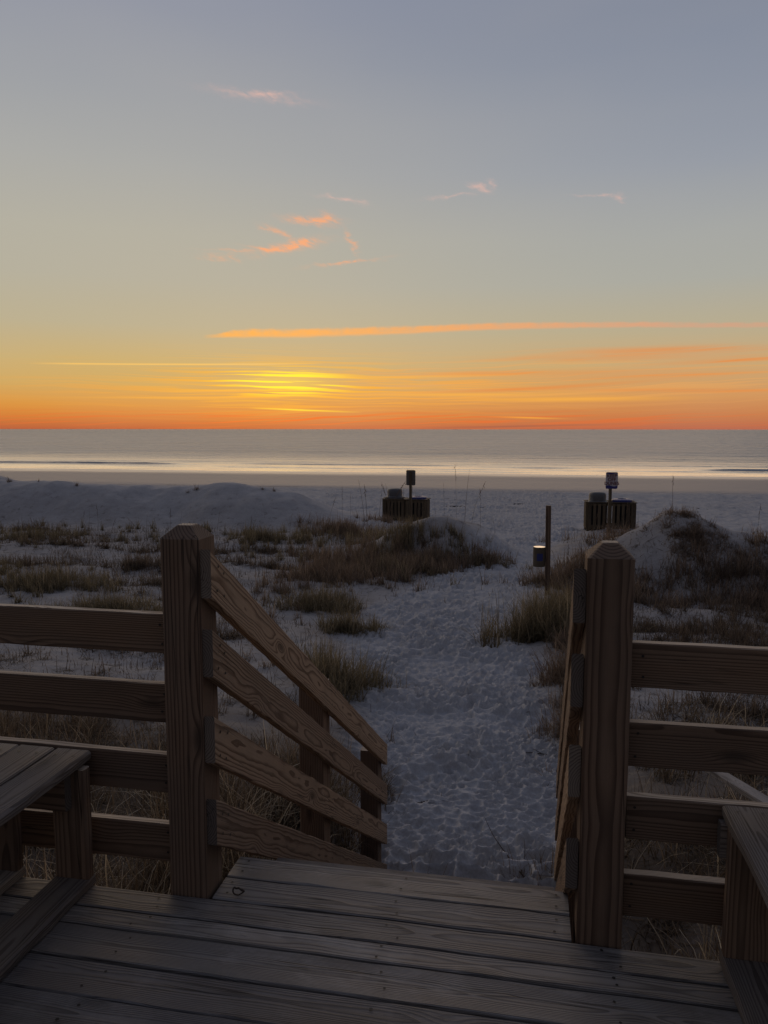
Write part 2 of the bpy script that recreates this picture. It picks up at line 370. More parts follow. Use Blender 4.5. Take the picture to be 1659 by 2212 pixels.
sset(t, b, color=c_, rough=t.m('SUBTRACT', .95, t.m('MULTIPLY', wet, t.m('ADD', .34, t.m('MULTIPLY', wet2, .28)))), spec=t.m('ADD', .12, t.m('MULTIPLY', wet, .4)), normal=nrm)
g_obj = link('ground', gm, m_sand); g_obj['kind'] = 'structure'; g_obj['label'] = 'pale sand of the footpath, dunes and beach'

# ------------------------------------------------------------------ sea
SEA = -3.0
xs = np.concatenate([-np.geomspace(9000, 150, 26)[:-1], np.arange(-150, 100.1, .8), np.geomspace(100, 9000, 26)[1:]])
ysea = np.concatenate([np.arange(77, 112, .22), np.arange(112, 180, .8), np.geomspace(180, 26000, 60)])
X, Y = np.meshgrid(xs, ysea)
Z = np.full(X.shape, SEA)
near = 1 - sstep(Y, 130, 175)
Z += near * sstep(Y, 80, 90) * (.07 * np.sin(Y * .9 + .05 * X + 1.6 * vnoise(X * .03, Y * .05, 3)) * (.5 + vnoise(X * .05, Y * .12, 9)) + .03 * fbm(X * .35, Y * 1.1, 5, 3))
def roller(y0, x0, x1, hgt, sl=.0, wd=.7):
    yc = y0 + sl * (X - x0) + .8 * vnoise(X * .08, X * 0, 21)
    env = sstep(X, x0, x0 + 10) * sstep(-X, -x1, -x1 + 10) * (.75 + .5 * vnoise(X * .15, X * 0, 23))
    k = (Y - yc) / wd
    return hgt * env * np.where(k < 0, np.exp(-k * k * 3), np.exp(-k * k * .35))
Z += roller(95.5, -120, -42, .30, -.005) + roller(94.5, -8, 10, .26) + roller(93, 15, 60, .34) + roller(98.5, -46, -6, .16) + roller(89.5, -60, 40, .10) + roller(103, -110, 60, .10) + roller(85.2, -20, 6, .08)
nr, nc = X.shape; idx = np.arange(nr * nc).reshape(nr, nc)
q = np.stack([idx[:-1, :-1], idx[:-1, 1:], idx[1:, 1:], idx[1:, :-1]], -1).reshape(-1, 4)
me = np_mesh('sea_surface', np.stack([X, Y, Z], -1), q, smooth=True)
m_sea, t, b = material('sea_water')
pos = t.node('ShaderNodeNewGeometry').outputs['Position']; px, py, pz = t.sep(pos)
w1 = t.noise(t.xyz(t.m('MULTIPLY', px, .35), t.m('MULTIPLY', py, .55), 0.), 1., 5, .62)
w2 = t.noise(t.xyz(t.m('MULTIPLY', px, .03), t.m('MULTIPLY', py, .08), 4.), 1., 4, .6)
hgt = t.m('ADD', t.m('MULTIPLY', w1, .5), t.m('MULTIPLY', w2, 2.2))
calm = t.map(py, 88., 125., .12, 1.)
nrm = t.bump(hgt, t.m('MULTIPLY', calm, .9), .9)
fo = t.map(t.noise(t.xyz(t.m('MULTIPLY', px, .12), t.m('MULTIPLY', py, .9), 0.), 1., 5, .65), .5, .62, 0, 1)
edge = t.m('ADD', 80.8, t.m('MULTIPLY', t.m('SUBTRACT', t.noise(t.xyz(t.m('MULTIPLY', px, .05), 0., 0.), 1., 3), .5), 3.))
de = t.m('SUBTRACT', py, edge)
foam = t.m('MULTIPLY', t.map(de, 0., 1.0, 1, 0), .45)
foam = t.m('MAXIMUM', foam, t.m('MULTIPLY', t.m('MULTIPLY', fo, t.map(de, .5, 8., .5, 0)), .6))
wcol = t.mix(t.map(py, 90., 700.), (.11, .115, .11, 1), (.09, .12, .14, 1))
wn = t.noise(t.xyz(t.m('MULTIPLY', px, .02), t.m('MULTIPLY', py, .05), 9.), 1., 14, .8)  # wave sparkle painted in as fine colour and roughness noise
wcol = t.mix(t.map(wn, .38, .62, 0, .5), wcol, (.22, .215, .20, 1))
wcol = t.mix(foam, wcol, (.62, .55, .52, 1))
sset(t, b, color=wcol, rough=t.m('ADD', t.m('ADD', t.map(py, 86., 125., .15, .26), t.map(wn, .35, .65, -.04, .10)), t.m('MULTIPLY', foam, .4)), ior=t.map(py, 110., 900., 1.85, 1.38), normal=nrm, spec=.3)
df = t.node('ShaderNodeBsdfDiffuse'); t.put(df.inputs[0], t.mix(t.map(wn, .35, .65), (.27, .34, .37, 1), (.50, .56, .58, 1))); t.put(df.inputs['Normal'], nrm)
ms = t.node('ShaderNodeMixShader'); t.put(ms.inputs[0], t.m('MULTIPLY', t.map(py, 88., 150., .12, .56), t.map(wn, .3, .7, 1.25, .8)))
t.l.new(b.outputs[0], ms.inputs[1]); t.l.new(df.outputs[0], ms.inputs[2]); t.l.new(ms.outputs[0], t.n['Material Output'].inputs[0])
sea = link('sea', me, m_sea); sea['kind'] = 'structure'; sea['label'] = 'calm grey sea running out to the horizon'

# ------------------------------------------------------------------ wood
def wood(name, early, late, grey, grey_amt, ring=.0062, bump=.5, stain=.35, rough=.8, wetspec=.25, warp=.03, knot=.03, toplight=0., ckf=55., ckw=.018, dust=0.):
    m, t, b = material(name)
    g = t.attr('grain'); gx, gy, gzz = t.sep(g)
    # knots: sparse cells along the board which push the growth rings aside
    kv = t.xyz(t.m('MULTIPLY', gx, 2.3), t.m('MULTIPLY', gy, 7.), t.m('MULTIPLY', gzz, 7.))
    kd = t.vor(kv, 1., 'F1', 1.)
    kn = t.m('POWER', 2.718, t.m('MULTIPLY', t.m('MULTIPLY', kd, kd), -26.))
    low = t.noise(t.xyz(t.m('MULTIPLY', gx, 1.5), t.m('MULTIPLY', gy, 8.), t.m('MULTIPLY', gzz, 8.)), 1., 3, .55)
    lng = t.noise(t.xyz(t.m('MULTIPLY', gx, 4.5), t.m('MULTIPLY', gy, 26.), t.m('MULTIPLY', gzz, 26.)), 1., 2)
    c0 = t.attr('pith'); p1, p2, p3 = t.sep(c0)
    ry = t.m('SUBTRACT', p2, 0.); rz = t.m('SUBTRACT', p3, 0.)
    rr = t.m('SQRT', t.m('ADD', t.m('MULTIPLY', ry, ry), t.m('MULTIPLY', rz, rz)))
    rr = t.m('ADD', rr, t.m('MULTIPLY', t.m('SUBTRACT', low, .5), warp))
    rr = t.m('ADD', rr, t.m('MULTIPLY', t.m('SUBTRACT', lng, .5), .12 * warp))
    rr = t.m('ADD', rr, t.m('MULTIPLY', kn, knot))
    saw = t.m('FRACT', t.m('DIVIDE', rr, ring))
    lat = t.m('MULTIPLY', t.map(saw, .35, .88, 0, 1, True), t.map(saw, .93, 1., 1, 0, True))
    fib = t.noise(t.xyz(t.m('MULTIPLY', gx, 5.), t.m('MULTIPLY', gy, 260.), t.m('MULTIPLY', gzz, 260.)), 1., 3, .6)
    blot = t.noise(t.xyz(t.m('MULTIPLY', gx, 3.), t.m('MULTIPLY', gy, 9.), t.m('MULTIPLY', gzz, 9.)), 1., 4, .6)
    col = t.mix(lat, early, late)
    col = t.mix(t.map(kn, .45, .95, 0, .85), col, tuple(x * .35 for x in late[:3]) + (1,))
    col = t.mix(t.m('MULTIPLY', t.map(blot, .3, .7), grey_amt), col, t.mix(t.m('MULTIPLY', lat, .6), grey, tuple(x * .55 for x in grey[:3]) + (1,)))
    col = t.mix(t.map(fib, .25, .75, .35, 0), col, tuple(x * .4 for x in early[:3]) + (1,))
    st = t.noise(t.xyz(t.m('MULTIPLY', gx, 1.3), t.m('MULTIPLY', gy, 3.), t.m('ADD', t.m('MULTIPLY', gzz, 3.), 4.)), 1., 5, .65)
    col = t.mix(t.map(st, .48, .72, 0, stain), col, (.035, .028, .024, 1))
    # drying checks: thin dark splits along the grain
    ck = t.noise(t.xyz(t.m('MULTIPLY', gx, 1.1), t.m('MULTIPLY', gy, ckf), t.m('ADD', t.m('MULTIPLY', gzz, ckf), 11.)), 1., 1)
    ck = t.m('MULTIPLY', t.map(t.m('ABSOLUTE', t.m('SUBTRACT', ck, .5)), 0., ckw, 1, 0), t.map(t.noise(t.xyz(t.m('MULTIPLY', gx, 1.7), t.m('MULTIPLY', gy, 12.), t.m('MULTIPLY', gzz, 12.)), 1., 2), .56, .64))
    eg = t.attr('endgrain', 'Fac')
    col = t.mix(t.m('MULTIPLY', eg, .78), col, t.mix(lat, (.15, .135, .12, 1), (.085, .075, .069, 1)))
    if dust:
        du = t.noise(t.v('MULTIPLY', g, (2.2, 5., 5.)), 1., 7, .72)
        col = t.mix(t.m('MULTIPLY', t.map(du, .50, .68), t.m('MULTIPLY', t.map(fib, .35, .6, .5, 1.), dust)), col, (.40, .375, .35, 1))
    if toplight:  # sky light on upward faces painted in as paler wood
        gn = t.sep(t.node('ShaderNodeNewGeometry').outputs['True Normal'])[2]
        col = t.mix(t.m('MULTIPLY', t.map(gn, .8, .97), t.m('MULTIPLY', t.map(blot, .25, .6, .6, 1.), toplight)), col, t.mix(lat, (.62, .51, .38, 1), (.34, .26, .19, 1)))
    col = t.mix(t.m('MULTIPLY', ck, .85), col, (.012, .010, .009, 1))
    tn = t.map(t.attr('tone', 'Fac'), 0., 1., .72, 1.25)
    col = t.mix(1., col, t.xyz(tn, tn, t.m('MULTIPLY_ADD', tn, .9, .1)), 'MULTIPLY')
    h = t.m('SUBTRACT', t.m('ADD', t.m('MULTIPLY', lat, .5), t.m('MULTIPLY', fib, .7)), t.m('MULTIPLY', ck, 2.))
    sset(t, b, color=col, rough=t.m('ADD', rough, t.m('MULTIPLY', t.m('SUBTRACT', fib, .5), .2)), spec=wetspec, normal=t.bump(h, bump, .0018))
    return m
M_RAIL = wood('railing_pine', (.225, .148, .097, 1), (.085, .050, .032, 1), (.19, .155, .125, 1), .35, ring=.0075, warp=.013, knot=.02, toplight=.95)
M_STAIR = wood('stair_rail_pine', (.42, .295, .20, 1), (.145, .083, .05, 1), (.36, .29, .22, 1), .3, ring=.0075, stain=.18, warp=.032, bump=.6)
M_POST = wood('post_pine', (.225, .148, .10, 1), (.09, .053, .035, 1), (.19, .16, .13, 1), .35, ring=.0095, warp=.008, knot=.014, toplight=.8, ckf=22., ckw=.022)
M_DECK = wood('decking_pine', (.24, .21, .185, 1), (.085, .070, .062, 1), (.24, .235, .23, 1), .6, ring=.005, bump=1., stain=.45, rough=.62, wetspec=.35, warp=.014, knot=.012, dust=.55)
M_BENCH = wood('bench_pine', (.30, .25, .205, 1), (.12, .09, .07, 1), (.27, .25, .23, 1), .6, ring=.0055, bump=.9, warp=.014, knot=.014)
M_BIN = wood('bin_slat_pine', (.15, .11, .068, 1), (.07, .048, .03, 1), (.13, .11, .082, 1), .5, ring=.01, bump=.2)
M_GREYPLANK = wood('driftwood_plank', (.30, .27, .25, 1), (.16, .14, .13, 1), (.34, .32, .31, 1), .8)
m_nail, t, b = material('rusty_nail'); sset(t, b, color=(.018, .014, .012, 1), rough=.6)

PROF = [(-.5, -.5), (.5, -.5), (.5, .5), (-.5, .5)]
def board_arrays(P0, P1, wv, tv, ch=.004, step=.09, wob=.0012, seed=None, bow=0., pith=None):
    """a sawn board from P0 to P1: cross-section spanned by the full vectors wv (width) and tv (thickness), edges eased by ch, slightly uneven"""
    rs = np.random.default_rng(seed if seed is not None else rnd.randrange(1 << 30))
    P0, P1, wv, tv = (np.array(k, float) for k in (P0, P1, wv, tv))
    L = np.linalg.norm(P1 - P0); ax = (P1 - P0) / L
    W, T = np.linalg.norm(wv), np.linalg.norm(tv)
    n = max(2, int(L / step) + 1)
    cw, ct = ch / W, ch / T
    prof = [(-.5 + cw, -.5), (.5 - cw, -.5), (.5, -.5 + ct), (.5, .5 - ct), (.5 - cw, .5), (-.5 + cw, .5), (-.5, .5 - ct), (-.5, -.5 + ct)]
    pr = np.array(prof)
    wp = wv - ax * (wv @ ax); wp = wp / np.linalg.norm(wp); tp = tv / T
    off = np.array([rs.uniform(0, 40), rs.uniform(0, 9), rs.uniform(0, 9)])
    if pith is None:
        pith = (rs.uniform(-.3, .3) * W, rs.choice([-1, 1]) * rs.uniform(.6, 1.6) * max(T, .05))
    V = []
    for i in range(n):
        u = i / (n - 1)
        if n > 2: u = np.clip(u, 0, 1)
        cen = P0 + ax * L * u + wp * (bow * 4 * u * (1 - u))
        jw = rs.normal(0, wob, 8); jt = rs.normal(0, wob * .5, 8)
        if i in (0, n - 1): jw *= .3; jt *= .3
        V.append(cen[None] + pr[:, :1] * wv[None] + pr[:, 1:] * tv[None] + jw[:, None] * wp[None] + jt[:, None] * tp[None])
    # eased ends
    V = np.array(V)
    V = V.reshape(-1, 3)
    Q = []
    for i in range(n - 1):
        for k in range(8):
            a0, a1 = i * 8 + k, i * 8 + (k + 1) % 8
            Q.append((a0, a1, a1 + 8, a0 + 8))
    global LAST_E
    LAST_E = np.concatenate([np.zeros(len(Q)), np.ones(6)])
    e = [0, 1, 2, 3, 4, 5, 6, 7]
    caps = [(0, 7, 2, 1), (7, 6, 3, 2), (6, 5, 4, 3)]
    o2 = (n - 1) * 8
    for c4 in caps:
        Q.append(c4); Q.append(tuple(o2 + k for k in reversed(c4)))
    rel = V - P0[None]
    loc = np.stack([rel @ ax, rel @ wp, rel @ tp], -1)
    pit = np.stack([loc[:, 0], loc[:, 1] - pith[0], loc[:, 2] - pith[1]], -1)
    return V, np.array(Q, np.int32), loc + off[None], pit
def fix_normals(me):
    bm = bmesh.new(); bm.from_mesh(me); bmesh.ops.recalc_face_normals(bm, faces=bm.faces); bm.to_mesh(me); bm.free()
def boards(name, mat, parent, specs, nails=None, face='z'):
    Vs, Qs, Gs, Ps, Es, Ts = [], [], [], [], [], []; base_ = 0
    for s_ in specs:
        V, Q, G_, P_ = board_arrays(*s_[:4], **(s_[4] if len(s_) > 4 else {})); Es.append(LAST_E)
        Ts.append(np.full(len(V), rng.random())); Vs.append(V); Qs.append(Q + base_); Gs.append(G_); Ps.append(P_); base_ += len(V)
    V, Q, G_, P_ = np.concatenate(Vs), np.concatenate(Qs), np.concatenate(Gs), np.concatenate(Ps)
    nw = len(Q)
    if nails:
        nv, nq = [], []
        for (nx, ny, nzz, rad) in nails:
            k0 = base_ + len(nv)
            cs_ = [(rad * math.cos(q_ * PI / 4), rad * math.sin(q_ * PI / 4)) for q_ in range(8)]
            ring_ = [(nx + a_, ny + b_, nzz) if face == 'z' else (nx + a_, ny, nzz + b_) if face == 'y' else (nx, ny + a_, nzz + b_) for a_, b_ in cs_]
            nv += ring_; nq += [(k0, k0 + 1, k0 + 2, k0 + 3), (k0, k0 + 3, k0 + 4, k0 + 7), (k0 + 4, k0 + 5, k0 + 6, k0 + 7)]
        V = np.concatenate([V, np.array(nv)]); Q = np.concatenate([Q, np.array(nq, np.int32)])
        z_ = np.zeros((len(nv), 3)); G_ = np.concatenate([G_, z_]); P_ = np.concatenate([P_, z_])
    if parent is not None: V = V - np.array(parent.matrix_basis.translation)[None]
    me = np_mesh(name, V, Q, {'grain': ('FLOAT_VECTOR', G_), 'pith': ('FLOAT_VECTOR', P_), 'tone': ('FLOAT', np.concatenate(Ts + ([np.full(len(V) - base_, .5)] if nails else [])))})
    E_ = np.concatenate(Es + ([np.zeros(len(Q) - nw)] if nails else []))
    fix_normals(me)
    ea = me.attributes.new('endgrain', 'FLOAT', 'FACE'); ea.data.foreach_set('value', E_.astype(np.float32))
    o = link(name, me, [mat] + ([m_nail] if nails else []), parent)
    if nails:
        mi = np.zeros(len(me.polygons), np.int32); mi[nw:] = 1; me.polygons.foreach_set('material_index', mi)
    return o
def box(name, mat, parent, x0, x1, y0, y1, z0, z1, axis, nails=None, **kw):
    """a board that fills the box, with its grain along axis"""
    c = np.array([(x0 + x1) / 2, (y0 + y1) / 2, (z0 + z1) / 2]); s_ = np.array([x1 - x0, y1 - y0, z1 - z0]); E3 = np.eye(3)
    i = 'xyz'.index(axis); o_ = [k for k in range(3) if k != i]
    if s_[o_[0]] < s_[o_[1]]: o_.reverse()
    return (c - E3[i] * s_[i] / 2, c + E3[i] * s_[i] / 2, E3[o_[0]] * s_[o_[0]], E3[o_[1]] * s_[o_[1]], kw)
def bx(x0, x1, y0, y1, z0, z1, axis, **kw): return box('', None, None, x0, x1, y0, y1, z0, z1, axis, **kw)

# ---- deck
deck = thing('wooden_deck', 'weathered grey wooden boardwalk deck with wide plank floor at the top of the stairs', 'deck', (-.4, 1.2, 0))
edges = [2.395, 2.278, 2.187, 2.035, 1.887, 1.742]
while edges[-1] > -2.0: edges.append(edges[-1] - .146)
gap = .008
specs, nails = [], []
for i in range(len(edges) - 1):
    y1_, y0_ = edges[i] - (gap / 2 if i else 0), edges[i + 1] + gap / 2 + rnd.uniform(0, .003)
    zt = rnd.uniform(-.002, .002)
    specs.append(bx(-3.4, 2.4, y0_, y1_, -.038 + zt, zt, 'x', step=.16, wob=.0016, bow=rnd.uniform(-.003, .003)))
    for nx in (-3.1, -2.5, -1.9, -1.25, -.42, .28, .9, 1.5, 2.1):
        for fy in (.24, .76):
            nails.append((nx + rnd.uniform(-.03, .03), y0_ + (y1_ - y0_) * fy + rnd.uniform(-.008, .008), zt + .0028, rnd.uniform(.004, .006)))
for (y0_, y1_) in ((2.405, 2.533), (2.542, 2.677)):
    specs.append(bx(-1.072, .166, y0_, y1_, -.0385, 0., 'x', step=.14, wob=.0018, bow=rnd.uniform(-.002, .002)))
    for nx in (-1.03, -.42, .12):
        for fy in (.25, .75): nails.append((nx + rnd.uniform(-.01, .01), y0_ + (y1_ - y0_) * fy, .0035, .005))
boards('plank_floor', M_DECK, deck, specs, nails)
boards('rim_joist', M_RAIL, deck, [bx(-3.4, 2.4, 2.352, 2.39, -.24, -.0425, 'x')])
boards('stair_header', M_RAIL, deck, [bx(-1.07, .165, 2.632, 2.67, -.24, -.043, 'x')])
for xj in (-3.2, -2.2, -1.3, -.42, .45, 1.4, 2.3):
    boards('joist', M_RAIL, deck, [bx(xj - .019, xj + .019, -2, 2.35, -.235, -.0425, 'y', step=.5)])
for k in range(1, 9):
    boards('stair_tread', M_DECK, deck, [bx(-1.045, .135, 2.69 + .335 * (k - 1), 2.69 + .335 * k + .02, -.213 * k - .038, -.213 * k, 'x', step=.3)])
for xs_ in (-1.025, .115):
    boards('stringer', M_RAIL, deck, [((xs_, 2.68, -.34), (xs_, 5.45, -2.10), (0, 0, .24), (.038, 0, 0), dict(step=.4))])
for (xp, yp) in ((-3.2, 2.25), (-1.6, 2.25), (.7, 2.25), (2.25, 2.25), (-3.2, -1.2), (2.25, -1.2)):
    boards('support_post', M_POST, deck, [bx(xp - .07, xp + .07, yp - .07, yp + .07, gz(xp, yp) - .4, -.24, 'z', step=.5)])

# ---- posts with bevelled heads
def post_arrays(x0, x1, y0, y1, z0, zs, zt, inset, seed, pith):
    c = np.array([(x0 + x1) / 2, (y0 + y1) / 2]); W = x1 - x0; D = y1 - y0
    rs = np.random.default_rng(seed); V = []; lv = [z0 + (zs - z0) * i / 18 for i in range(19)]
    ch = .006
    def ring_(z, hw, hd, cc, jit):
        pts = [(-hw + cc, -hd), (hw - cc, -hd), (hw, -hd + cc), (hw, hd - cc), (hw - cc, hd), (-hw + cc, hd), (-hw, hd - cc), (-hw, -hd + cc)]
        return [(c[0] + a_ + rs.normal(0, jit), c[1] + b_ + rs.normal(0, jit), z + (rs.normal(0, jit))) for a_, b_ in pts]
    for z in lv: V += ring_(z, W / 2, D / 2, ch, .0009)
    V += ring_(zt - .003, W / 2 - inset, D / 2 - inset, .004, .0005)
    V += ring_(zt, W / 2 - inset - .004, D / 2 - inset - .004, .003, .0003)
    n = len(V) // 8; V = np.array(V); Q = []
    for i in range(n - 1):
        for k in range(8):
            a0, a1 = i * 8 + k, i * 8 + (k + 1) % 8; Q.append((a0, a1, a1 + 8, a0 + 8))
    for c4 in ((0, 7, 2, 1), (7, 6, 3, 2), (6, 5, 4, 3)):
        Q.append(c4); Q.append(tuple((n - 1) * 8 + k for k in reversed(c4)))
    loc = np.stack([V[:, 2], V[:, 0] - c[0], V[:, 1] - c[1]], -1)
    off = rs.uniform(0, 30, 3)
    return V, np.array(Q, np.int32), loc + off, np.stack([loc[:, 0], loc[:, 1] - pith[0], loc[:, 2] - pith[1]], -1)
def post(name, parent, *args, mat=None):
    V, Q, G_, P_ = post_arrays(*args)
    V = V - np.array(parent.matrix_basis.translation)[None]
    me = np_mesh(name, V, Q, {'grain': ('FLOAT_VECTOR', G_), 'pith': ('FLOAT_VECTOR', P_), 'tone': ('FLOAT', np.full(len(V), .5))}); fix_normals(me)
    return link(name, me, mat or M_POST, parent)
# ---- railings along the deck front
TOPS_L = (1.005, .751, .489, .227); TOPS_R = (.986, .727, .483, .219)
rl = thing('deck_railing', 'four board railing with square post left of the stair opening', 'railing', (-1.16, 2.47, 0))
post('post', rl, -1.23, -1.09, 2.40, 2.54, -1.8, 1.279, 1.322, .040, 3, (.10, .05))
post('post', rl, -3.4, -3.26, 2.40, 2.54, -1.8, 1.279, 1.322, .040, 8, (-.02, .12))
for i, zt in enumerate(TOPS_L):
    boards('rail', M_RAIL, rl, [bx(-3.258, -1.232, 2.452, 2.49, zt - .142, zt, 'x', seed=100 + i, pith=(-.075 + .012 * i, .03 + .01 * i), wob=.0007, bow=rnd.uniform(-.004, .004))],
           [(-1.262 + rnd.uniform(-.01, .01), 2.4495, zt - .142 * k + rnd.uniform(-.008, .008), .0045) for k in (.25, .75)], 'y')
rr_ = thing('deck_railing', 'four board railing with chamfered post right of the stair opening', 'railing', (.25, 2.47, 0))
post('post', rr_, .182, .322, 2.40, 2.54, -1.8, 1.257, 1.301, .043, 5, (.004, .02))
post('post', rr_, 2.26, 2.40, 2.40, 2.54, -1.8, 1.257, 1.301, .043, 9, (.02, .10))
for i, zt in enumerate(TOPS_R):
    boards('rail', M_RAIL, rr_, [bx(.329, 2.258, 2.452, 2.49, zt - .144, zt, 'x', seed=140 + i, pith=(.07 - .05 * (i == 2), .03), wob=.0007, bow=rnd.uniform(-.004, .004))],
           [(.358 + rnd.uniform(-.01, .01), 2.4495, zt - .144 * k + rnd.uniform(-.008, .008), .0045) for k in (.25, .75)], 'y')

# ---- stair railings
sl_ = thing('stair_railing', 'left stair railing of four sloping knotty boards facing the steps', 'railing', (-1.1, 4.0, -1.2))
y0s, y1s = 2.412, 5.712
for i, (za, zb) in enumerate(((1.245, -.811), (.969, -1.138), (.661, -1.471), (.361, -1.808))):
    hv = .168
    boards('rail', M_STAIR, sl_, [((-1.0705, y0s, za - hv / 2), (-1.0705, y1s, zb - hv / 2), (0, 0, hv), (.038, 0, 0), dict(step=.08, wob=.0012, seed=210 + i, pith=((.01, -.02, .03, 0.)[i], (-.05, -.036, -.07, -.042)[i])))],
           [(-1.0488, yk + rnd.uniform(-.015, .015), za + (zb - za) * (yk - y0s) / 3.3 - hv * fk + rnd.uniform(-.006, .006), .0055) for yk in (2.46, 2.51, 4.01, 4.06, 5.58, 5.65) for fk in (.25, .72)], 'x')
for (yp, zt) in ((3.965, .24), (5.536, -.80)):
    boards('post', M_POST, sl_, [bx(-1.23, -1.091, yp, yp + .145, -2.6, zt, 'z', step=.2, ch=.006)])
sr_ = thing('stair_railing', 'right stair railing seen edge on, its boards lit along the left edges', 'railing', (.2, 4.0, -1.2))
xa, xb = .161, .268
for i, (za, zb) in enumerate(((1.222, -.96), (.952, -1.30), (.655, -1.63), (.345, -1.93))):
    hv = .172
    boards('rail', M_STAIR, sr_, [((xa, y0s + .004, za - hv / 2), (xb, y1s, zb - hv / 2), (0, 0, hv), (.038, 0, 0), dict(step=.08, wob=.0014, seed=240 + i))])
for (yp, zt) in ((3.965, .1), (5.536, -.95)):
    xq = xa + (xb - xa) * (yp - y0s) / 3.3 + .028
    boards('post', M_POST, sr_, [bx(xq, xq + .14, yp, yp + .145, -2.6, zt, 'z', step=.2, ch=.006)])

# ---- benches
bl = thing('deck_bench', 'low slatted wooden bench at the left railing, worn rounded front edge', 'bench', (-1.85, 1.6, 0))
x_ = -1.542; specs, nails = [], []
for k in range(4):
    specs.append(bx(x_ - .140, x_, -.6, 2.436, .452, .49, 'y', ch=.009 if k == 0 else .005, step=.12, wob=.0017, bow=rnd.uniform(-.002, .002)))
    for fx in (.25, .75): nails.append((x_ - .14 * fx, 2.38, .493, .0055))
    x_ -= .1455
boards('seat', M_BENCH, bl, specs, nails)
boards('apron', M_POST, bl, [bx(-2.10, -1.575, 2.318, 2.356, .31, .4505, 'x')])
boards('leg', M_POST, bl, [bx(-1.655, -1.523, 2.358, 2.398, .041, .4505, 'z', ch=.006)])
boards('leg', M_POST, bl, [bx(-1.945, -1.808, 2.358, 2.398, .041, .4505, 'z', ch=.006)])
boards('foot_rail', M_BENCH, bl, [bx(-1.662, -1.521, -.6, 2.402, .003, .040, 'y', ch=.006)])
boards('foot_rail', M_BENCH, bl, [bx(-1.945, -1.806, -.6, 2.402, .003, .040, 'y', ch=.006)])
for yy in (.9, -.5):
    boards('leg', M_POST, bl, [bx(-1.655, -1.523, yy, yy + .04, .041, .4505, 'z', ch=.006)])
    boards('apron', M_BENCH, bl, [bx(-2.10, -1.545, yy - .04, yy - .002, .31, .4505, 'x')])
br = thing('deck_bench', 'wooden bench at the right railing with pale nailed seat plank', 'bench', (.9, 1.6, 0))
x_ = .612; specs, nails = [], []
for k in range(4):
    specs.append(bx(x_, x_ + .142, -.6, 2.440, .449, .487, 'y', ch=.007, step=.12, wob=.0017))
    for fx in (.25, .75): nails.append((x_ + .142 * fx, 2.40, .490, .005))
    x_ += .1475
boards('seat', M_BENCH, br, specs, nails)
boards('leg', M_POST, br, [bx(.617, .757, 2.352, 2.392, .041, .4475, 'z', ch=.006)])
boards('apron', M_BENCH, br, [bx(.60, 1.17, 2.394, 2.432, .335, .4475, 'x')])
boards('leg', M_POST, br, [bx(.905, 1.045, 2.352, 2.392, .041, .4475, 'z', ch=.006)])
boards('foot_rail', M_BENCH, br, [bx(.613, .755, -.6, 2.394, .003, .040, 'y', ch=.006)])
boards('foot_rail', M_BENCH, br, [bx(.905, 1.045, -.6, 2.394, .003, .040, 'y', ch=.006)])
for yy in (.9, -.5):
    boards('leg', M_POST, br, [bx(.617, .757, yy, yy + .04, .041, .4475, 'z', ch=.006)])
    boards('apron', M_BENCH, br, [bx(.60, 1.17, yy - .04, yy - .002, .31, .4475, 'x')])

# ------------------------------------------------------------------ tubes, twigs
def tube_arrays(pts, radii, sides=6):
    pts = np.array(pts, float); n = len(pts); V = []
    for i in range(n):
        tn = pts[min(i + 1, n - 1)] - pts[max(i - 1, 0)]; tn /= np.linalg.norm(tn) + 1e-9
        a_ = np.cross(tn, (0, 0, 1) if abs(tn[2]) < .9 else (1, 0, 0)); a_ /= np.linalg.norm(a_); b_ = np.cross(tn, a_)
        for k in range(sides):
            an = 2 * PI * k / sides; V.append(pts[i] + radii[i] * (math.cos(an) * a_ + math.sin(an) * b_))
    Q = [(i * sides + k, i * sides + (k + 1) % sides, (i + 1) * sides + (k + 1) % sides, (i + 1) * sides + k) for i in range(n - 1) for k in range(sides)]
    return np.array(V), np.array(Q, np.int32)
def merge(parts):
    Vs, Qs, b_ = [], [], 0
    for V, Q in parts: Vs.append(V); Qs.append(Q + b_); b_ += len(V)
    return np.concatenate(Vs), np.concatenate(Qs)
m_twig, t, b = material('dry_twig'); sset(t, b, color=t.mix(t.noise(t.node('ShaderNodeTexCoord').outputs['Object'], 30., 3), (.02, .015, .012, 1), (.07, .052, .04, 1)), rough=.9)
def twig(name, label, cat, x, y, length, ang, rad, lift=.04, branches=2, group=None, z=None, curl=.3):
    z0 = gz(x, y) + .02 if z is None else z
    parts = []
    def arm(p, an, L_, r0, el_):
        pts, rr2 = [], []
        p = np.array(p, float)
        n = 7
        for i in range(n):
            pts.append(p.copy()); rr2.append(r0 * (1 - .75 * i / (n - 1)))
            p = p + np.array([math.cos(an) * math.cos(el_), math.sin(an) * math.cos(el_), math.sin(el_)]) * L_ / (n - 1)
            an += rnd.uniform(-curl, curl) * .5; el_ -= .06
        parts.append(tube_arrays(pts, rr2, 5)); return pts
    pts = arm((0, 0, rad * .5), ang, length, rad, lift)
    for k in range(branches):
        arm(pts[rnd.randint(1, 4)], ang + rnd.choice((-1, 1)) * rnd.uniform(.3, .9), length * rnd.uniform(.3, .55), rad * .6, lift + rnd.uniform(0, .25))
    V, Q = merge(parts)
    o = link(name, np_mesh(name, V, Q, smooth=True), m_twig); o.location = (x, y, z0)
    return tag(o, label, cat, group)

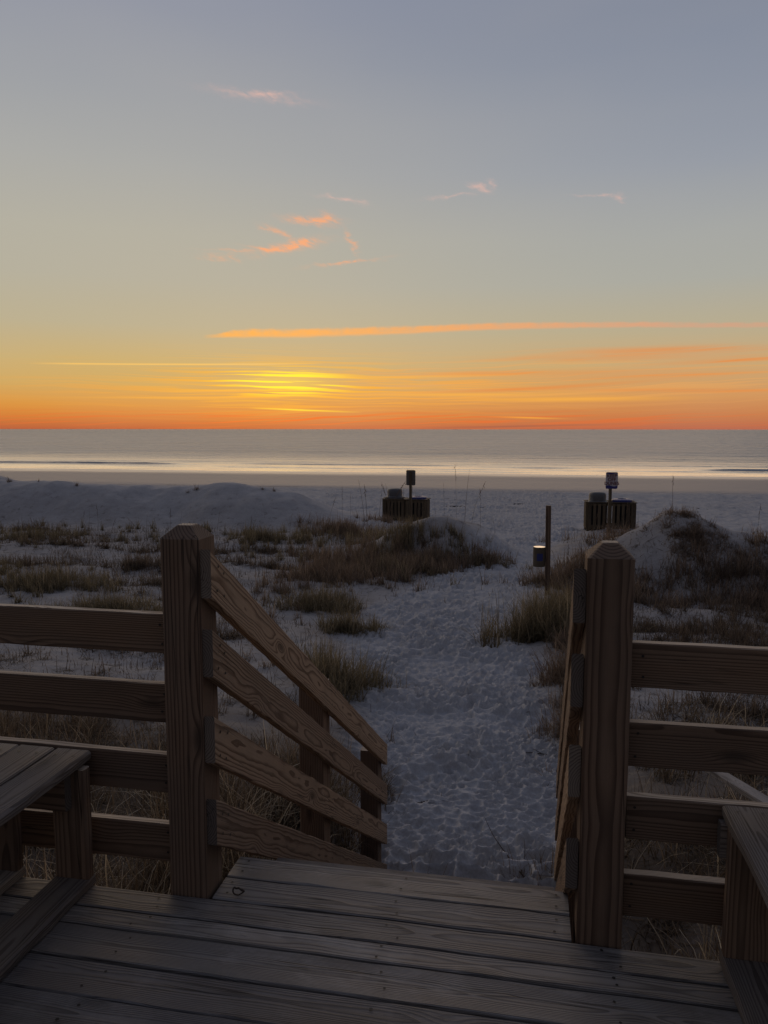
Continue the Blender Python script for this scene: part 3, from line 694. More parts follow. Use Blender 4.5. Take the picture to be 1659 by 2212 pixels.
# curled brown pod on the boards beside the left post
pts = []
for k in range(40):
    u = k / 39 * 2 * PI * 1.0
    pts.append((.019 * (math.sin(u) * 1.05), .006 * math.sin(2 * u), .017 + .015 * (-math.cos(u)) - .006 * math.exp(-((u - PI * 1.15) / .35) ** 2) + .003 * math.sin(u * 1.5)))
V, Q = tube_arrays(pts, [.0022 + .0012 * math.sin(k / 39 * PI) + (.0012 if 8 < k < 16 else 0) for k in range(40)], 6)
o = link('curled_twig', np_mesh('curled_twig', V, Q, smooth=True), m_twig); o.location = (-.985, 2.432, .001)
tag(o, 'small dark curled twig loop lying on the deck planks by the left post', 'twig')
twig('fallen_twig', 'long thin dark twig bent over the sand beside the right stair railing', 'twig', .10, 5.75, .95, 2.25, .007, .28, 1)
twig('fallen_twig', 'straight twig lying flat on the sand below the long bent twig', 'twig', .16, 6.6, .8, 2.75, .006, .02, 1)
twig('fallen_twig', 'short forked twig at the left edge of the path by the stair foot', 'twig', -1.05, 6.9, .5, .5, .006, .1, 3)
twig('fallen_twig', 'twisted twig lying on the sand in the middle of the path', 'twig', -.45, 7.4, .22, .6, .005, .15, 2)
twig('fallen_twig', 'dark horizontal twig on the sand at the right edge of the path', 'twig', .32, 8.2, .7, 3.05, .007, .03, 2)
twig('fallen_twig', 'black stick lying higher up the path below the olive grass clump', 'twig', .35, 9.35, .6, 3.1, .007, .03, 1)
twig('driftwood_stick', 'dark driftwood stick on the open beach behind the post', 'driftwood', -2.2, 35.5, .75, .1, .04, .0, 1)
twig('driftwood_stick', 'long dark driftwood on the beach behind the right grassy mound', 'driftwood', 7.2, 37.4, 2.2, .05, .05, .0, 2)

def blob(name, mat, pts, label, cat, group=None):
    """a flat torn heap of seaweed from overlapping low lumps"""
    bm = bmesh.new()
    for (x, y, sx, sy, sz) in pts:
        r_ = bmesh.ops.create_icosphere(bm, subdivisions=2, radius=1)
        for v_ in r_['verts']:
            k = 1 + rnd.uniform(-.3, .3); v_.co = Vector((x + v_.co.x * sx * k, y + v_.co.y * sy * k, v_.co.z * sz * k))
    me = bpy.data.meshes.new(name); bm.to_mesh(me); bm.free()
    o = link(name, me, mat); return tag(o, label, cat, group)
def weed(x, y, L_, label, wd=.3):
    o = blob('seaweed', m_twig, [(rnd.uniform(-.5, .5) * L_, rnd.uniform(-.5, .5) * wd, rnd.uniform(.12, .3) * L_, wd * .5, .05) for k in range(6)], label, 'seaweed')
    o.location = (x, y, gz(x, y) + .015)
weed(-4.0, 40.2, .7, 'small dark lump of seaweed on the beach right of the left sign', .4)
weed(-.35, 38.2, .8, 'dark strip of seaweed on the beach just left of the lone post', .15)
weed(-2.6, 36.2, 2.2, 'long thin wrack line of seaweed between the left bins and the lone post')
weed(-22, 43.5, 1.6, 'seaweed patch on the beach behind the left dune crest')
weed(13.5, 41.5, 3.5, 'wrack of seaweed on the beach far right beyond the grass')

# ------------------------------------------------------------------ beach furniture
def plain(name, c, rough=.6, var=.25, spec=.3, scale=14.):
    m, t, b = material(name)
    n = t.noise(t.node('ShaderNodeTexCoord').outputs['Object'], scale, 4, .6)
    sset(t, b, color=t.mix(n, tuple(x * (1 - var) for x in c) + (1,), tuple(min(1, x * (1 + var)) for x in c) + (1,)), rough=rough, spec=spec)
    return m
M_LID = plain('grey_plastic', (.10, .10, .105), .5)
M_BAR = plain('dark_barrel', (.03, .03, .034), .6)
M_BLUE = plain('blue_plastic', (.022, .03, .15), .45, .15)
M_SIGNW = plain('sign_white', (.45, .43, .47), .5, .08)
M_SIGNB = plain('sign_blue', (.035, .035, .18), .5, .2)
M_SIGNR = plain('sign_red', (.13, .03, .035), .5, .1)
M_SIGNBACK = plain('sign_back', (.13, .12, .11), .5, .2)
M_STICK = plain('blue_sticker', (.03, .04, .16), .5, .2)
M_PIPE = plain('tan_receptacle', (.10, .08, .06), .6, .2)
M_CAP, t, b = material('polished_cap'); sset(t, b, color=(.72, .64, .54, 1), rough=.25, metal=1.)
def lathe(name, prof, mat, parent, loc, sides=28, smooth=True):
    V, Q = [], []
    for (r_, z_) in prof:
        for k in range(sides): V.append((r_ * math.cos(2 * PI * k / sides) + loc[0], r_ * math.sin(2 * PI * k / sides) + loc[1], z_ + loc[2]))
    for i in range(len(prof) - 1):
        for k in range(sides): Q.append((i * sides + k, i * sides + (k + 1) % sides, (i + 1) * sides + (k + 1) % sides, (i + 1) * sides + k))
    me = np_mesh(name, V, Q, smooth=False); fix_normals(me)
    if smooth: me.shade_smooth(); me.set_sharp_from_angle(angle=.7)
    return link(name, me, mat, parent)
def enclosure(label, x, y, wd, dp, h, rot, bays, floor_gap=.13):
    """open-topped slatted bin box standing on corner posts"""
    z = gz(x, y); o = thing('bin_enclosure', label, 'bin enclosure', (x, y, z - .03), None, rot)
    def B(name, specs):
        s2 = []
        for s_ in specs: s2.append(s_)
        Vs = boards(name, M_BIN, None, s2); Vs.parent = o; return Vs
    hw, hd = wd / 2, dp / 2
    for sx in (-1, 1):
        for sy in (-1, 1):
            cx, cy = sx * (hw - .045), sy * (hd - .045)
            B('corner_post', [bx(cx - .04, cx + .04, cy - .04, cy + .04, -.35, h - .005, 'z')])
    for side, sy in (('front_panel', -1), ('back_panel', 1)):
        sp = []; n = int(round(wd / .155)); pitch = (wd - .06) / n
        for k in range(n):
            xc = -hw + .03 + pitch * (k + .5)
            yy = sy * (hd + .011)
            sp.append(bx(xc - .046, xc + .046, yy - .009, yy + .009, floor_gap + rnd.uniform(-.01, .01), h - .03 + rnd.uniform(-.008, .008), 'z', step=.3))
        B(side, sp)
        for zz in (floor_gap + .04, h - .1):
            B('frame_rail', [bx(-hw + .09, hw - .09, sy * (hd - .02) - .018, sy * (hd - .02) + .018, zz, zz + .085, 'x')])
    for sx in (-1, 1):
        sp = []; n = int(round(dp / .155)); pitch = (dp - .06) / n
        for k in range(n):
            yc = -hd + .03 + pitch * (k + .5); xx = sx * (hw + .011)
            sp.append(bx(xx - .009, xx + .009, yc - .046, yc + .046, floor_gap, h - .03 + rnd.uniform(-.008, .008), 'z', step=.3))
        B('side_panel', sp)
    tp = [bx(-hw - .03, hw + .03, -hd - .03, -hd + .06, h, h + .03, 'x'), bx(-hw - .03, hw + .03, hd - .06, hd + .03, h, h + .03, 'x'),
          bx(-hw - .03, -hw + .06, -hd + .062, hd - .062, h, h + .03, 'y'), bx(hw - .06, hw + .03, -hd + .062, hd - .062, h, h + .03, 'y')]
    if bays == 2: tp.append(bx(-.045, .045, -hd + .062, hd - .062, h, h + .03, 'y'))
    B('top_trim', tp)
    B('floor_board', [bx(-hw + .09, hw - .09, -hd + .09, hd - .09, .02, .05, 'x')])
    return o, z - .03
def can(label, x, y, z0, h, kind):
    o = thing('trash_can' if kind == 'dome' else 'recycling_bin', label, 'trash can' if kind == 'dome' else 'recycling bin', (x, y, z0))
    R_ = .30
    lathe('barrel', [(0, .0), (R_ * .92, .0), (R_ * .95, .02), (R_, h - .1), (R_ * 1.04, h - .06), (R_, h - .02), (R_ * .9, h), (0, h + .001)], M_BAR, o, (0, 0, 0))
    if kind == 'dome':
        lathe('dome_lid', [(R_ * 1.14, h - .02), (R_ * 1.14, h + .035), (R_ * 1.02, h + .055), (R_ * .98, h + .07), (R_ * .97, h + .24), (R_ * .93, h + .31), (R_ * .8, h + .345), (R_ * .45, h + .37), (0.001, h + .378)], M_LID, o, (0, 0, 0))
        d_ = boards('flap', M_LID, None, [bx(-.17, .17, -R_ * .99, -R_ * .955, h + .10, h + .22, 'x')]); d_.parent = o
    else:
        lathe('flat_lid', [(R_ * 1.12, h - .02), (R_ * 1.15, h + .02), (R_ * 1.1, h + .05), (R_ * .9, h + .075), (R_ * .5, h + .085), (R_ * .46, h + .065), (.001, h + .06)], M_BLUE, o, (0, 0, 0))
    return o
eo, ez = enclosure('slatted wooden double bin box standing behind the keep off dunes sign', 2.75, 27.35, 1.62, .78, 1.02, .03, 2)
can('grey domed trash can in the left bay of the right bin box', 2.33, 27.35, ez + .05, .95, 'dome')
can('blue lidded recycling bin in the right bay of the right bin box', 3.14, 27.33, ez + .05, 1.01, 'flat')
e2, ez2 = enclosure('brown slatted bin box left of the sign seen from behind', -5.12, 29.4, .86, .80, .90, .06, 1)
can('grey domed trash can rising from the left bin box', -5.12, 29.4, ez2 + .05, .90, 'dome')
e3, ez3 = enclosure('brown slatted bin box right of the sign seen from behind', -4.22, 29.35, .80, .80, .92, -.06, 1)
can('blue lidded bin inside the slatted box behind the left sign post', -4.20, 29.35, ez3 + .05, .91, 'flat')

def rounded(wd, ht, rad, n=6):
    pts = []
    for cx, cz, a0 in ((wd / 2 - rad, ht / 2 - rad, 0), (-wd / 2 + rad, ht / 2 - rad, PI / 2), (-wd / 2 + rad, -ht / 2 + rad, PI), (wd / 2 - rad, -ht / 2 + rad, 1.5 * PI)):
        for k in range(n + 1):
            an = a0 + PI / 2 * k / n; pts.append((cx + rad * math.cos(an), cz + rad * math.sin(an)))
    return pts
def sheet(name, outline, y0, y1, mat, parent, loc=(0, 0, 0)):
    bm = bmesh.new()
    f0 = bm.faces.new([bm.verts.new((x, y0, z)) for x, z in outline])
    r_ = bmesh.ops.extrude_face_region(bm, geom=[f0])
    for v_ in [g_ for g_ in r_['geom'] if isinstance(g_, bmesh.types.BMVert)]: v_.co.y = y1
    bmesh.ops.recalc_face_normals(bm, faces=bm.faces)
    me = bpy.data.meshes.new(name); bm.to_mesh(me); bm.free()
    o = link(name, me, mat, parent); o.location = loc; return o
def lettering(txt, size, parent, loc, mat):
    cu = bpy.data.curves.new('lettering', 'FONT'); cu.body = txt; cu.size = size; cu.align_x = 'CENTER'; cu.align_y = 'CENTER'
    cu.space_line = .84; cu.offset = .004; cu.extrude = .0015; cu.space_character = 1.0
    tmp = bpy.data.objects.new('lettering', cu); C.objects.link(tmp)
    dg = bpy.context.evaluated_depsgraph_get(); me = bpy.data.meshes.new_from_object(tmp.evaluated_get(dg))
    bpy.data.objects.remove(tmp)
    o = link('lettering', me, mat, parent); o.location = loc; o.rotation_euler = (PI / 2, 0, 0); return o
def sign(label, x, y, ztop, lean, face, wd=.37, ht=.54, rot=0.):
    z = gz(x, y); o = thing('dune_sign', label, 'sign', (x, y, z), None, rot)
    zt = ztop - z
    V = [((0, 0, -.4), (lean, 0, zt - (.03 if face else .05)), (.088, 0, 0), (0, .088, 0), dict(step=.4))]
    pst = boards('post', M_BIN, None, V); pst.parent = o
    zc = zt - ht / 2
    yf = -.052 if face else .05
    pan = sheet('sign_panel', rounded(wd, ht, .045), yf - .004, yf + .004, M_SIGNW if face else M_SIGNBACK, o, (lean + (.03 if face else 0), 0, zc))
    if face:
        lettering('KEEP\nOFF\nDUNES', .148, pan, (0, yf - .0065, .025), M_SIGNR)
        # blue water along the bottom, blue band along the top, each with a wavy edge
        n = 16; ro = rounded(wd - .008, ht - .008, .042)
        low = [p_ for p_ in ro if p_[1] < -ht / 2 + .046]
        low.sort(key=lambda p_: math.atan2(p_[1] + .1, p_[0]))
        wave = [(wd / 2 - .004 - (wd - .008) * k / n, -ht / 2 + .100 + .018 * math.sin(k / n * 2 * PI * 1.1 + 2.6)) for k in range(n + 1)]
        sheet('water_emblem', low + wave, yf - .0075, yf - .0045, M_SIGNB, pan)
        hi = [p_ for p_ in ro if p_[1] > ht / 2 - .046]
        hi.sort(key=lambda p_: math.atan2(p_[1] - .1, p_[0]))
        wave = [(-wd / 2 + .004 + (wd - .008) * k / n, ht / 2 - .052 + .014 * math.sin(k / n * 2 * PI + 2.4)) for k in range(n + 1)]
        sheet('top_band', hi + wave, yf - .0075, yf - .0045, M_SIGNB, pan)
    return o
sign('white keep off dunes sign with blue wave on a wooden post by the right bins', 2.62, 26.0, .265, -.01, True, .385, .545, .10)
sign('plain grey back of a sign on a wooden post in front of the left bins', -4.17, 27.2, .195, .0, False, .335, .55, .0)

# lone post and the canister hung on it
zp = gz(.41, 16.0)
lp = thing('wooden_post', 'bare square wooden post standing in grass right of the path', 'post', (.41, 16.0, zp))
pst = boards('shaft', M_POST, None, [((0.012, 0, -.4), (-.008, 0, .10 - zp), (.105, 0, 0), (0, .105, 0), dict(step=.3))]); pst.parent = lp
wr = thing('waste_canister', 'tan round canister with blue sticker and bright top hung on the lone post', 'canister', (.235, 15.98, zp))
zc = -.76 - zp
lathe('body', [(.001, zc - .40), (.118, zc - .40), (.122, zc - .39), (.124, zc - .02), (.127, zc), (.116, zc + .002)], M_PIPE, wr, (0, 0, 0))
lathe('cap', [(.118, zc + .001), (.118, zc + .006), (.001, zc + .008)], M_CAP, wr, (0, 0, 0))
V, Q = [], []
for i in range(7):
    an = -PI / 2 + (i / 6 - .5) * 1.0 + .12
    for zz in (zc - .27, zc - .12): V.append((.1265 * math.cos(an), .1265 * math.sin(an), zz))
Q = [(2 * i, 2 * i + 2, 2 * i + 3, 2 * i + 1) for i in range(6)]
link('sticker', np_mesh('sticker', V, Q), M_STICK, wr)
bk = boards('bracket', M_BAR, None, [bx(.118, .128, -.05, .05, zc - .30, zc - .08, 'z', ch=.002)]); bk.parent = wr

# grey plank lying in the grass on the right
pk = thing('loose_plank', 'weathered grey plank lying on the grass beyond the right bench', 'plank', (1.47, 5.07, -.74))
boards('board', M_GREYPLANK, pk, [((1.20, 5.70, -.72), (1.74, 4.45, -.66), (.085, .036, .0), (0, 0, .036), dict(step=.2))])

# ------------------------------------------------------------------ grass
def grass_mat(name, c0, c1, c2):
    m, t, b = material(name)
    ti = t.attr('tint', 'Fac'); h_ = t.attr('along', 'Fac')
    c = t.ramp(ti, [(0, c0), (.5, c1), (1, c2)])
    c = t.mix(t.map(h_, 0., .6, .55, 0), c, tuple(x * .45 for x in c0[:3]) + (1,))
    sset(t, b, color=c, rough=.75, spec=.2)
    tr = t.node('ShaderNodeBsdfTranslucent'); t.put(tr.inputs[0], c)
    mx = t.node('ShaderNodeMixShader'); mx.inputs[0].default_value = .42
    t.l.new(b.outputs[0], mx.inputs[1]); t.l.new(tr.outputs[0], mx.inputs[2])
    t.l.new(mx.outputs[0], t.n['Material Output'].inputs[0]); return m
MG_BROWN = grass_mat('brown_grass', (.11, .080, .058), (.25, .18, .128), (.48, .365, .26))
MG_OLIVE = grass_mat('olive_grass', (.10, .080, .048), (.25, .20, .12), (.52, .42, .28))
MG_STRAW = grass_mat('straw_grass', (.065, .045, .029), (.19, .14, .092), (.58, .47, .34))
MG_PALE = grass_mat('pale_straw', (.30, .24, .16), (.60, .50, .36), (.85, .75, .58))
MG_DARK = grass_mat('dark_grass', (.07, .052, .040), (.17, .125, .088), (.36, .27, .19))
def blades(n, cx, cy, rx, ry, h, wd=.006, spread=.5, curl=.9, seed=0, falloff=True, zf=None, shape=1.0, flat=0.):
    """n curved tapering blades rooted in an ellipse; returns verts, quads, tint, along"""
    n = int(n * (1.0 if n < 60 else 1.7 if cy > 9 else 2.4)); wd = wd * (1.35 if cy > 9 else 1.2)
    rs = np.random.default_rng(seed)
    ang = rs.random(n) * 2 * PI; rad = np.sqrt(rs.random(n)) ** (1.6 if falloff else 1.)
    wob = 1 + .42 * np.sin(ang * 3 + seed) + .28 * np.sin(ang * 7 + seed * 2)
    x = cx + rx * rad * np.cos(ang) * wob; y = cy + ry * rad * np.sin(ang) * wob
    # gather the roots into tufts
    if flat >= 0 and n > 60:
        nt_ = max(6, n // 45); k = rs.integers(0, nt_, n)
        tx, ty = x[:nt_][k], y[:nt_][k]
        sel = rs.random(n) < .78
        x = np.where(sel, tx + rs.normal(0, .055, n), x); y = np.where(sel, ty + rs.normal(0, .055, n), y)
    z = terrain(x, y) - .02 if zf is None else np.full(n, zf)
    hh = h * (.28 + 1.0 * rs.random(n) ** 1.4) * (1 - .45 * rad ** 2)
    dr = rs.random(n) * 2 * PI; lean = np.abs(rs.normal(0, spread * 1.3, n)); cv = curl * rs.random(n) ** 1.2
    SEG = 5
    V = np.zeros((n, SEG + 1, 2, 3)); p_ = np.stack([x, y, z], -1); el_ = PI / 2 - lean
    az_ = dr.copy(); w0 = wd * (.6 + .8 * rs.random(n))
    pa = rs.random(n) * PI
    sx, sy = np.cos(dr + PI / 2 + (pa - PI / 2) * .5), np.sin(dr + PI / 2 + (pa - PI / 2) * .5)
    for s_ in range(SEG + 1):
        k = s_ / SEG; ww = w0 * (1 - k) ** .7 * .5 + .0003
        V[:, s_, 0] = p_ - np.stack([sx * ww, sy * ww, 0 * ww], -1); V[:, s_, 1] = p_ + np.stack([sx * ww, sy * ww, 0 * ww], -1)
        st = hh / SEG
        p_ = p_ + np.stack([np.cos(el_) * np.cos(az_) * st, np.cos(el_) * np.sin(az_) * st, np.sin(el_) * st], -1)
        el_ = el_ - cv * (.25 + .9 * k) * .62; az_ = az_ + rs.normal(0, .12, n)
    b0 = (np.arange(n) * (SEG + 1) * 2)[:, None]
    Q = np.concatenate([np.stack([b0 + 2 * s_, b0 + 2 * s_ + 1, b0 + 2 * s_ + 3, b0 + 2 * s_ + 2], -1) for s_ in range(SEG)], 1).reshape(-1, 4)
    tint = np.repeat(np.clip(rs.beta(1.6, 2.4, n), 0, 1), (SEG + 1) * 2)
    along = np.tile(np.repeat(np.arange(SEG + 1) / SEG, 2), n)
    V = V.reshape(-1, 3)
    gzv = terrain(V[:, 0], V[:, 1]) + .004 if zf is None else np.full(len(V), zf - 1)
    low = along > .15
    V[:, 2] = np.where(low, np.maximum(V[:, 2], gzv + .01 * tint), V[:, 2])
    return V, Q, tint, along
def grass_mesh(name, lst):
    Vs, Qs, Ts, As, b_ = [], [], [], [], 0
    for V, Q, T_, A_ in lst: Vs.append(V); Qs.append(Q + b_); Ts.append(T_); As.append(A_); b_ += len(V)
    return np_mesh(name, np.concatenate(Vs), np.concatenate(Qs), {'tint': ('FLOAT', np.concatenate(Ts)), 'along': ('FLOAT', np.concatenate(As))})
def stuff(name, label, mat, lst):
    o = link(name, grass_mesh(name, lst), mat); tag(o, label, 'grass', kind='stuff'); return o
def clump(label, mat, lst, cx, cy, name='grass_clump'):
    z = gz(cx, cy)
    me = grass_mesh(name, [(V - np.array([cx, cy, z])[None], Q, T_, A_) for V, Q, T_, A_ in lst])
    o = link(name, me, mat); o.location = (cx, cy, z); tag(o, label, 'grass clump'); return o
BL = blades
# --- thickets nobody could count
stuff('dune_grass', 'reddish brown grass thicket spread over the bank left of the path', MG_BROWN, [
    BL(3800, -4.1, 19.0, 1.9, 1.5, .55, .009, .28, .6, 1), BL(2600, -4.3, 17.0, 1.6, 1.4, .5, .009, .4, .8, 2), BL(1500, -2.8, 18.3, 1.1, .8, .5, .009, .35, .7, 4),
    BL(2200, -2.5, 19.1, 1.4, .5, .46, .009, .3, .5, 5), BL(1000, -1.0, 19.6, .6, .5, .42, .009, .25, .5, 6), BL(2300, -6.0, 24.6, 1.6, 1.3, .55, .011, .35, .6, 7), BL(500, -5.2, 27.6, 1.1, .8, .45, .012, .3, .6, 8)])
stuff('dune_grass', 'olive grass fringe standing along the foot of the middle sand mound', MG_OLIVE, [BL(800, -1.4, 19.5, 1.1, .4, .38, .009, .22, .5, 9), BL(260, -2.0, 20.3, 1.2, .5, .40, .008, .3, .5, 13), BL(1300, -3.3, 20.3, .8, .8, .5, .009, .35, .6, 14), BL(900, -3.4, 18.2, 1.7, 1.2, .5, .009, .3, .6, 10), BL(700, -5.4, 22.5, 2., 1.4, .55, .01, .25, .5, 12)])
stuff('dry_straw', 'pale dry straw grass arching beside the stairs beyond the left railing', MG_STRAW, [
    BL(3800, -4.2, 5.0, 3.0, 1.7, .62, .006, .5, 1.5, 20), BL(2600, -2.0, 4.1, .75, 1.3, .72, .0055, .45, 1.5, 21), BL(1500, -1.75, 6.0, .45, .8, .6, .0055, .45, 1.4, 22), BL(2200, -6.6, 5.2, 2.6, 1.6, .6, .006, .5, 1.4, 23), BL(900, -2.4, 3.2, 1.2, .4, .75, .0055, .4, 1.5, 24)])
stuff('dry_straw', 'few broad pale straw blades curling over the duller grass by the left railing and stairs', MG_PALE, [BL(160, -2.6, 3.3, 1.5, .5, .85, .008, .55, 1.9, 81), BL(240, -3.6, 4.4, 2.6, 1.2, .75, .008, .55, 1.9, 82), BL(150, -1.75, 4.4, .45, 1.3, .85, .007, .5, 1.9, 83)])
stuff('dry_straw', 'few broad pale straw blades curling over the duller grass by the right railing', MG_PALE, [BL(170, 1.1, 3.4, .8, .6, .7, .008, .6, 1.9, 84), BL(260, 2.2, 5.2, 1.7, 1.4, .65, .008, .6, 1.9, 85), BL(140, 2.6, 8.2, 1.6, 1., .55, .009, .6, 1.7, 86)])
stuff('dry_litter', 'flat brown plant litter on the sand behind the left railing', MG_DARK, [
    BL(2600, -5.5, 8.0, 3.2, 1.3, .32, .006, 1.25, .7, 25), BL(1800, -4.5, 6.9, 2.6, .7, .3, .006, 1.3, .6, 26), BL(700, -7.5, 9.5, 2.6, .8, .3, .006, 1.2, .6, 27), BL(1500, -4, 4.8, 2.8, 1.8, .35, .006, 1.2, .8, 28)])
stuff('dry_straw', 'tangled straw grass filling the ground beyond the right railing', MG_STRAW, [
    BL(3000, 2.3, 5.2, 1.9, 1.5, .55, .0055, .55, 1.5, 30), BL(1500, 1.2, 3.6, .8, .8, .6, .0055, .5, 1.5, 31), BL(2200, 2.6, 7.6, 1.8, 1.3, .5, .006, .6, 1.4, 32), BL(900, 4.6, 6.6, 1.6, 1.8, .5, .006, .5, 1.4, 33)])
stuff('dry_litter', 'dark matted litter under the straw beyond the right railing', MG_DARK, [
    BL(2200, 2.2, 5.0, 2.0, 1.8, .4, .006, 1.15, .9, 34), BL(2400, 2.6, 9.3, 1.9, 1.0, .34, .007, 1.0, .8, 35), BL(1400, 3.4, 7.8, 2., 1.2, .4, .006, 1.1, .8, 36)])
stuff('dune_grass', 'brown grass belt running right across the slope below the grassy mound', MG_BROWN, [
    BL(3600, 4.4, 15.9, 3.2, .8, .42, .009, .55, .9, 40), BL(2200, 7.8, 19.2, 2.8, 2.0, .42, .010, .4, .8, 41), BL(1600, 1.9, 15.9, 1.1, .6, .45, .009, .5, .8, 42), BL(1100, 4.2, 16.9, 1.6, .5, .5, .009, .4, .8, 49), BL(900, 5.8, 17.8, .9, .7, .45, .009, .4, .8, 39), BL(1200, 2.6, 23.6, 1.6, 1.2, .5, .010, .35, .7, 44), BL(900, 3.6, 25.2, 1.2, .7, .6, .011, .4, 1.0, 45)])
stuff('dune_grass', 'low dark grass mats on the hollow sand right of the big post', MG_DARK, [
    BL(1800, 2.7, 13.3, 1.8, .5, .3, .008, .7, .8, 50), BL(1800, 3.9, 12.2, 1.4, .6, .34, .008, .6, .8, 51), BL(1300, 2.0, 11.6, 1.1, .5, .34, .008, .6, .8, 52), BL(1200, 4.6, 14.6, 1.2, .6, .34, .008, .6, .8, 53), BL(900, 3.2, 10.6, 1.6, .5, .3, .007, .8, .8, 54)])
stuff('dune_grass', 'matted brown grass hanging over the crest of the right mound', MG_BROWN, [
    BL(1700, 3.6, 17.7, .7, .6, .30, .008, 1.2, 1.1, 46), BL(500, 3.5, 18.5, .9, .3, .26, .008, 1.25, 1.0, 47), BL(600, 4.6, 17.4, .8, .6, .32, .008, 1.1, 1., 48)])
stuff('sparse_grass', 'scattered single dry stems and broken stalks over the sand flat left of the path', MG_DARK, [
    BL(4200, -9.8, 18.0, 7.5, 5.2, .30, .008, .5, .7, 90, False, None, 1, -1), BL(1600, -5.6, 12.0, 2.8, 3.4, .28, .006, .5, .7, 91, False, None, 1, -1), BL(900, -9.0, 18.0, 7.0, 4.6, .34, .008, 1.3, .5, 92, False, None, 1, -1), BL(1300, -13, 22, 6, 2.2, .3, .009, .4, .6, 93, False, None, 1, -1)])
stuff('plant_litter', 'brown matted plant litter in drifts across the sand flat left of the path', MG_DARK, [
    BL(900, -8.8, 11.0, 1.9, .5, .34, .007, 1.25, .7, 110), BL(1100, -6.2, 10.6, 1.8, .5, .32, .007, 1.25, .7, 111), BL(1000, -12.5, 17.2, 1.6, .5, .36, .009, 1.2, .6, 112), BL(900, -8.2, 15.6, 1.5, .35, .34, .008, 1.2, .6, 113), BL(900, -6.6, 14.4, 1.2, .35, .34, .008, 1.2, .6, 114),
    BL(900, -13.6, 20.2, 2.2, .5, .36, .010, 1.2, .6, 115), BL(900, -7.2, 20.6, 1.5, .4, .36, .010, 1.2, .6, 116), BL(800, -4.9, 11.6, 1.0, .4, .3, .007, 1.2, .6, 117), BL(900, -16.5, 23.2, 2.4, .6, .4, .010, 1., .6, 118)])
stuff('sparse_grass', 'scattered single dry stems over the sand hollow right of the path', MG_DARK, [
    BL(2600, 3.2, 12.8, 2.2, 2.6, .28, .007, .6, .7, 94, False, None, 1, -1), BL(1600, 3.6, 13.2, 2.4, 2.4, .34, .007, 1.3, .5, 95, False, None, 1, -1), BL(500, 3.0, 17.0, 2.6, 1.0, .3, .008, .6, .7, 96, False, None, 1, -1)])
# --- clumps one can point at
clump('olive grass clump at the right edge of the path in front of the lone post', MG_OLIVE, [BL(3400, .42, 13.0, .85, 1.05, .82, .0085, .35, 1.1, 60)], .35, 13.0)
clump('dark spreading grass clump at the foot of the lone post', MG_BROWN, [BL(2000, .95, 17.6, 1.2, 1.3, .52, .009, .45, .8, 61), BL(700, .25, 17.4, .55, .45, .35, .009, .7, .8, 62)], .95, 17.6)
clump('green brown grass clump left of the path beyond the sloping stair boards', MG_OLIVE, [BL(1700, -2.45, 9.7, .62, .75, .56, .0075, .45, 1.0, 63)], -2.45, 9.7)
clump('round grass clump alone on the sand left of the path middle', MG_OLIVE, [BL(1000, -3.05, 12.6, .48, .36, .42, .008, .4, .8, 64)], -3.05, 12.6)
clump('tiny grass sprig just right of the round clump', MG_OLIVE, [BL(180, -2.55, 12.9, .16, .14, .3, .007, .35, .6, 65)], -2.55, 12.9)
clump('rounded tan clump at the near tip of the brown thicket', MG_OLIVE, [BL(1600, -4.0, 14.3, .85, .7, .5, .008, .45, 1.1, 66)], -4.0, 14.3)
clump('small dry clump at the outer end of the left stair boards', MG_STRAW, [BL(420, -1.42, 7.0, .2, .25, .38, .005, .55, 1.3, 67)], -1.42, 7.0)
clump('narrow brown clump on the path edge left of the right post', MG_BROWN, [BL(420, .6, 11.8, .3, .7, .45, .007, .45, .9, 98), BL(350, .62, 9.5, .25, .6, .4, .006, .5, .9, 99), BL(500, .75, 15.0, .4, .8, .4, .008, .5, .8, 97), BL(1100, .62, 10.4, .36, .8, .55, .007, .5, .9, 68)], .62, 10.2)
clump('wispy clump beside the right stair railing at mid path', MG_BROWN, [BL(900, .58, 8.6, .28, .5, .5, .006, .55, 1.0, 69)], .55, 8.6)
clump('broken twiggy clump at the foot of the right stair railing', MG_DARK, [BL(260, .12, 5.75, .3, .2, .32, .006, 1.0, .7, 70)], .12, 5.75)
clump('large dark clump at the far left above the railing', MG_OLIVE, [BL(2600, -10.6, 15.0, 1.7, .9, .5, .009, .45, 1.0, 71)], -10.6, 15.0)
clump('low wide clump just above the left railing top', MG_OLIVE, [BL(2400, -7.6, 12.7, 1.6, .7, .45, .008, .5, 1.0, 72)], -7.6, 12.7)
clump('dark mat of grass midway up the left flat', MG_DARK, [BL(1500, -9.6, 17.5, 1.5, .6, .36, .009, .5, .8, 73)], -9.6, 17.5)
clump('thin dark grass band below the left dune behind the flat', MG_DARK, [BL(1200, -9.9, 20.1, 2.0, .4, .36, .010, .45, .7, 74)], -9.9, 20.1)
clump('sparse grass stand at the far left under the dune', MG_OLIVE, [BL(900, -15.6, 21.6, 2.4, .9, .45, .010, .25, .6, 75)], -15.6, 21.6)
clump('grass stand right of the left post at the dune foot', MG_OLIVE, [BL(1200, -7.9, 22.3, 1.2, .7, .48, .010, .28, .6, 76)], -7.9, 22.3)
clump('drift of dead stems lying between the left post and the thicket', MG_DARK, [BL(700, -6.4, 18.2, 1.4, .22, .4, .010, 1.25, .5, 77)], -6.4, 18.2)
clump('brown tuft in the right hollow against the upper grass belt', MG_BROWN, [BL(1200, 5.0, 15.6, .7, .8, .45, .009, .5, .8, 78)], 5.0, 15.6)

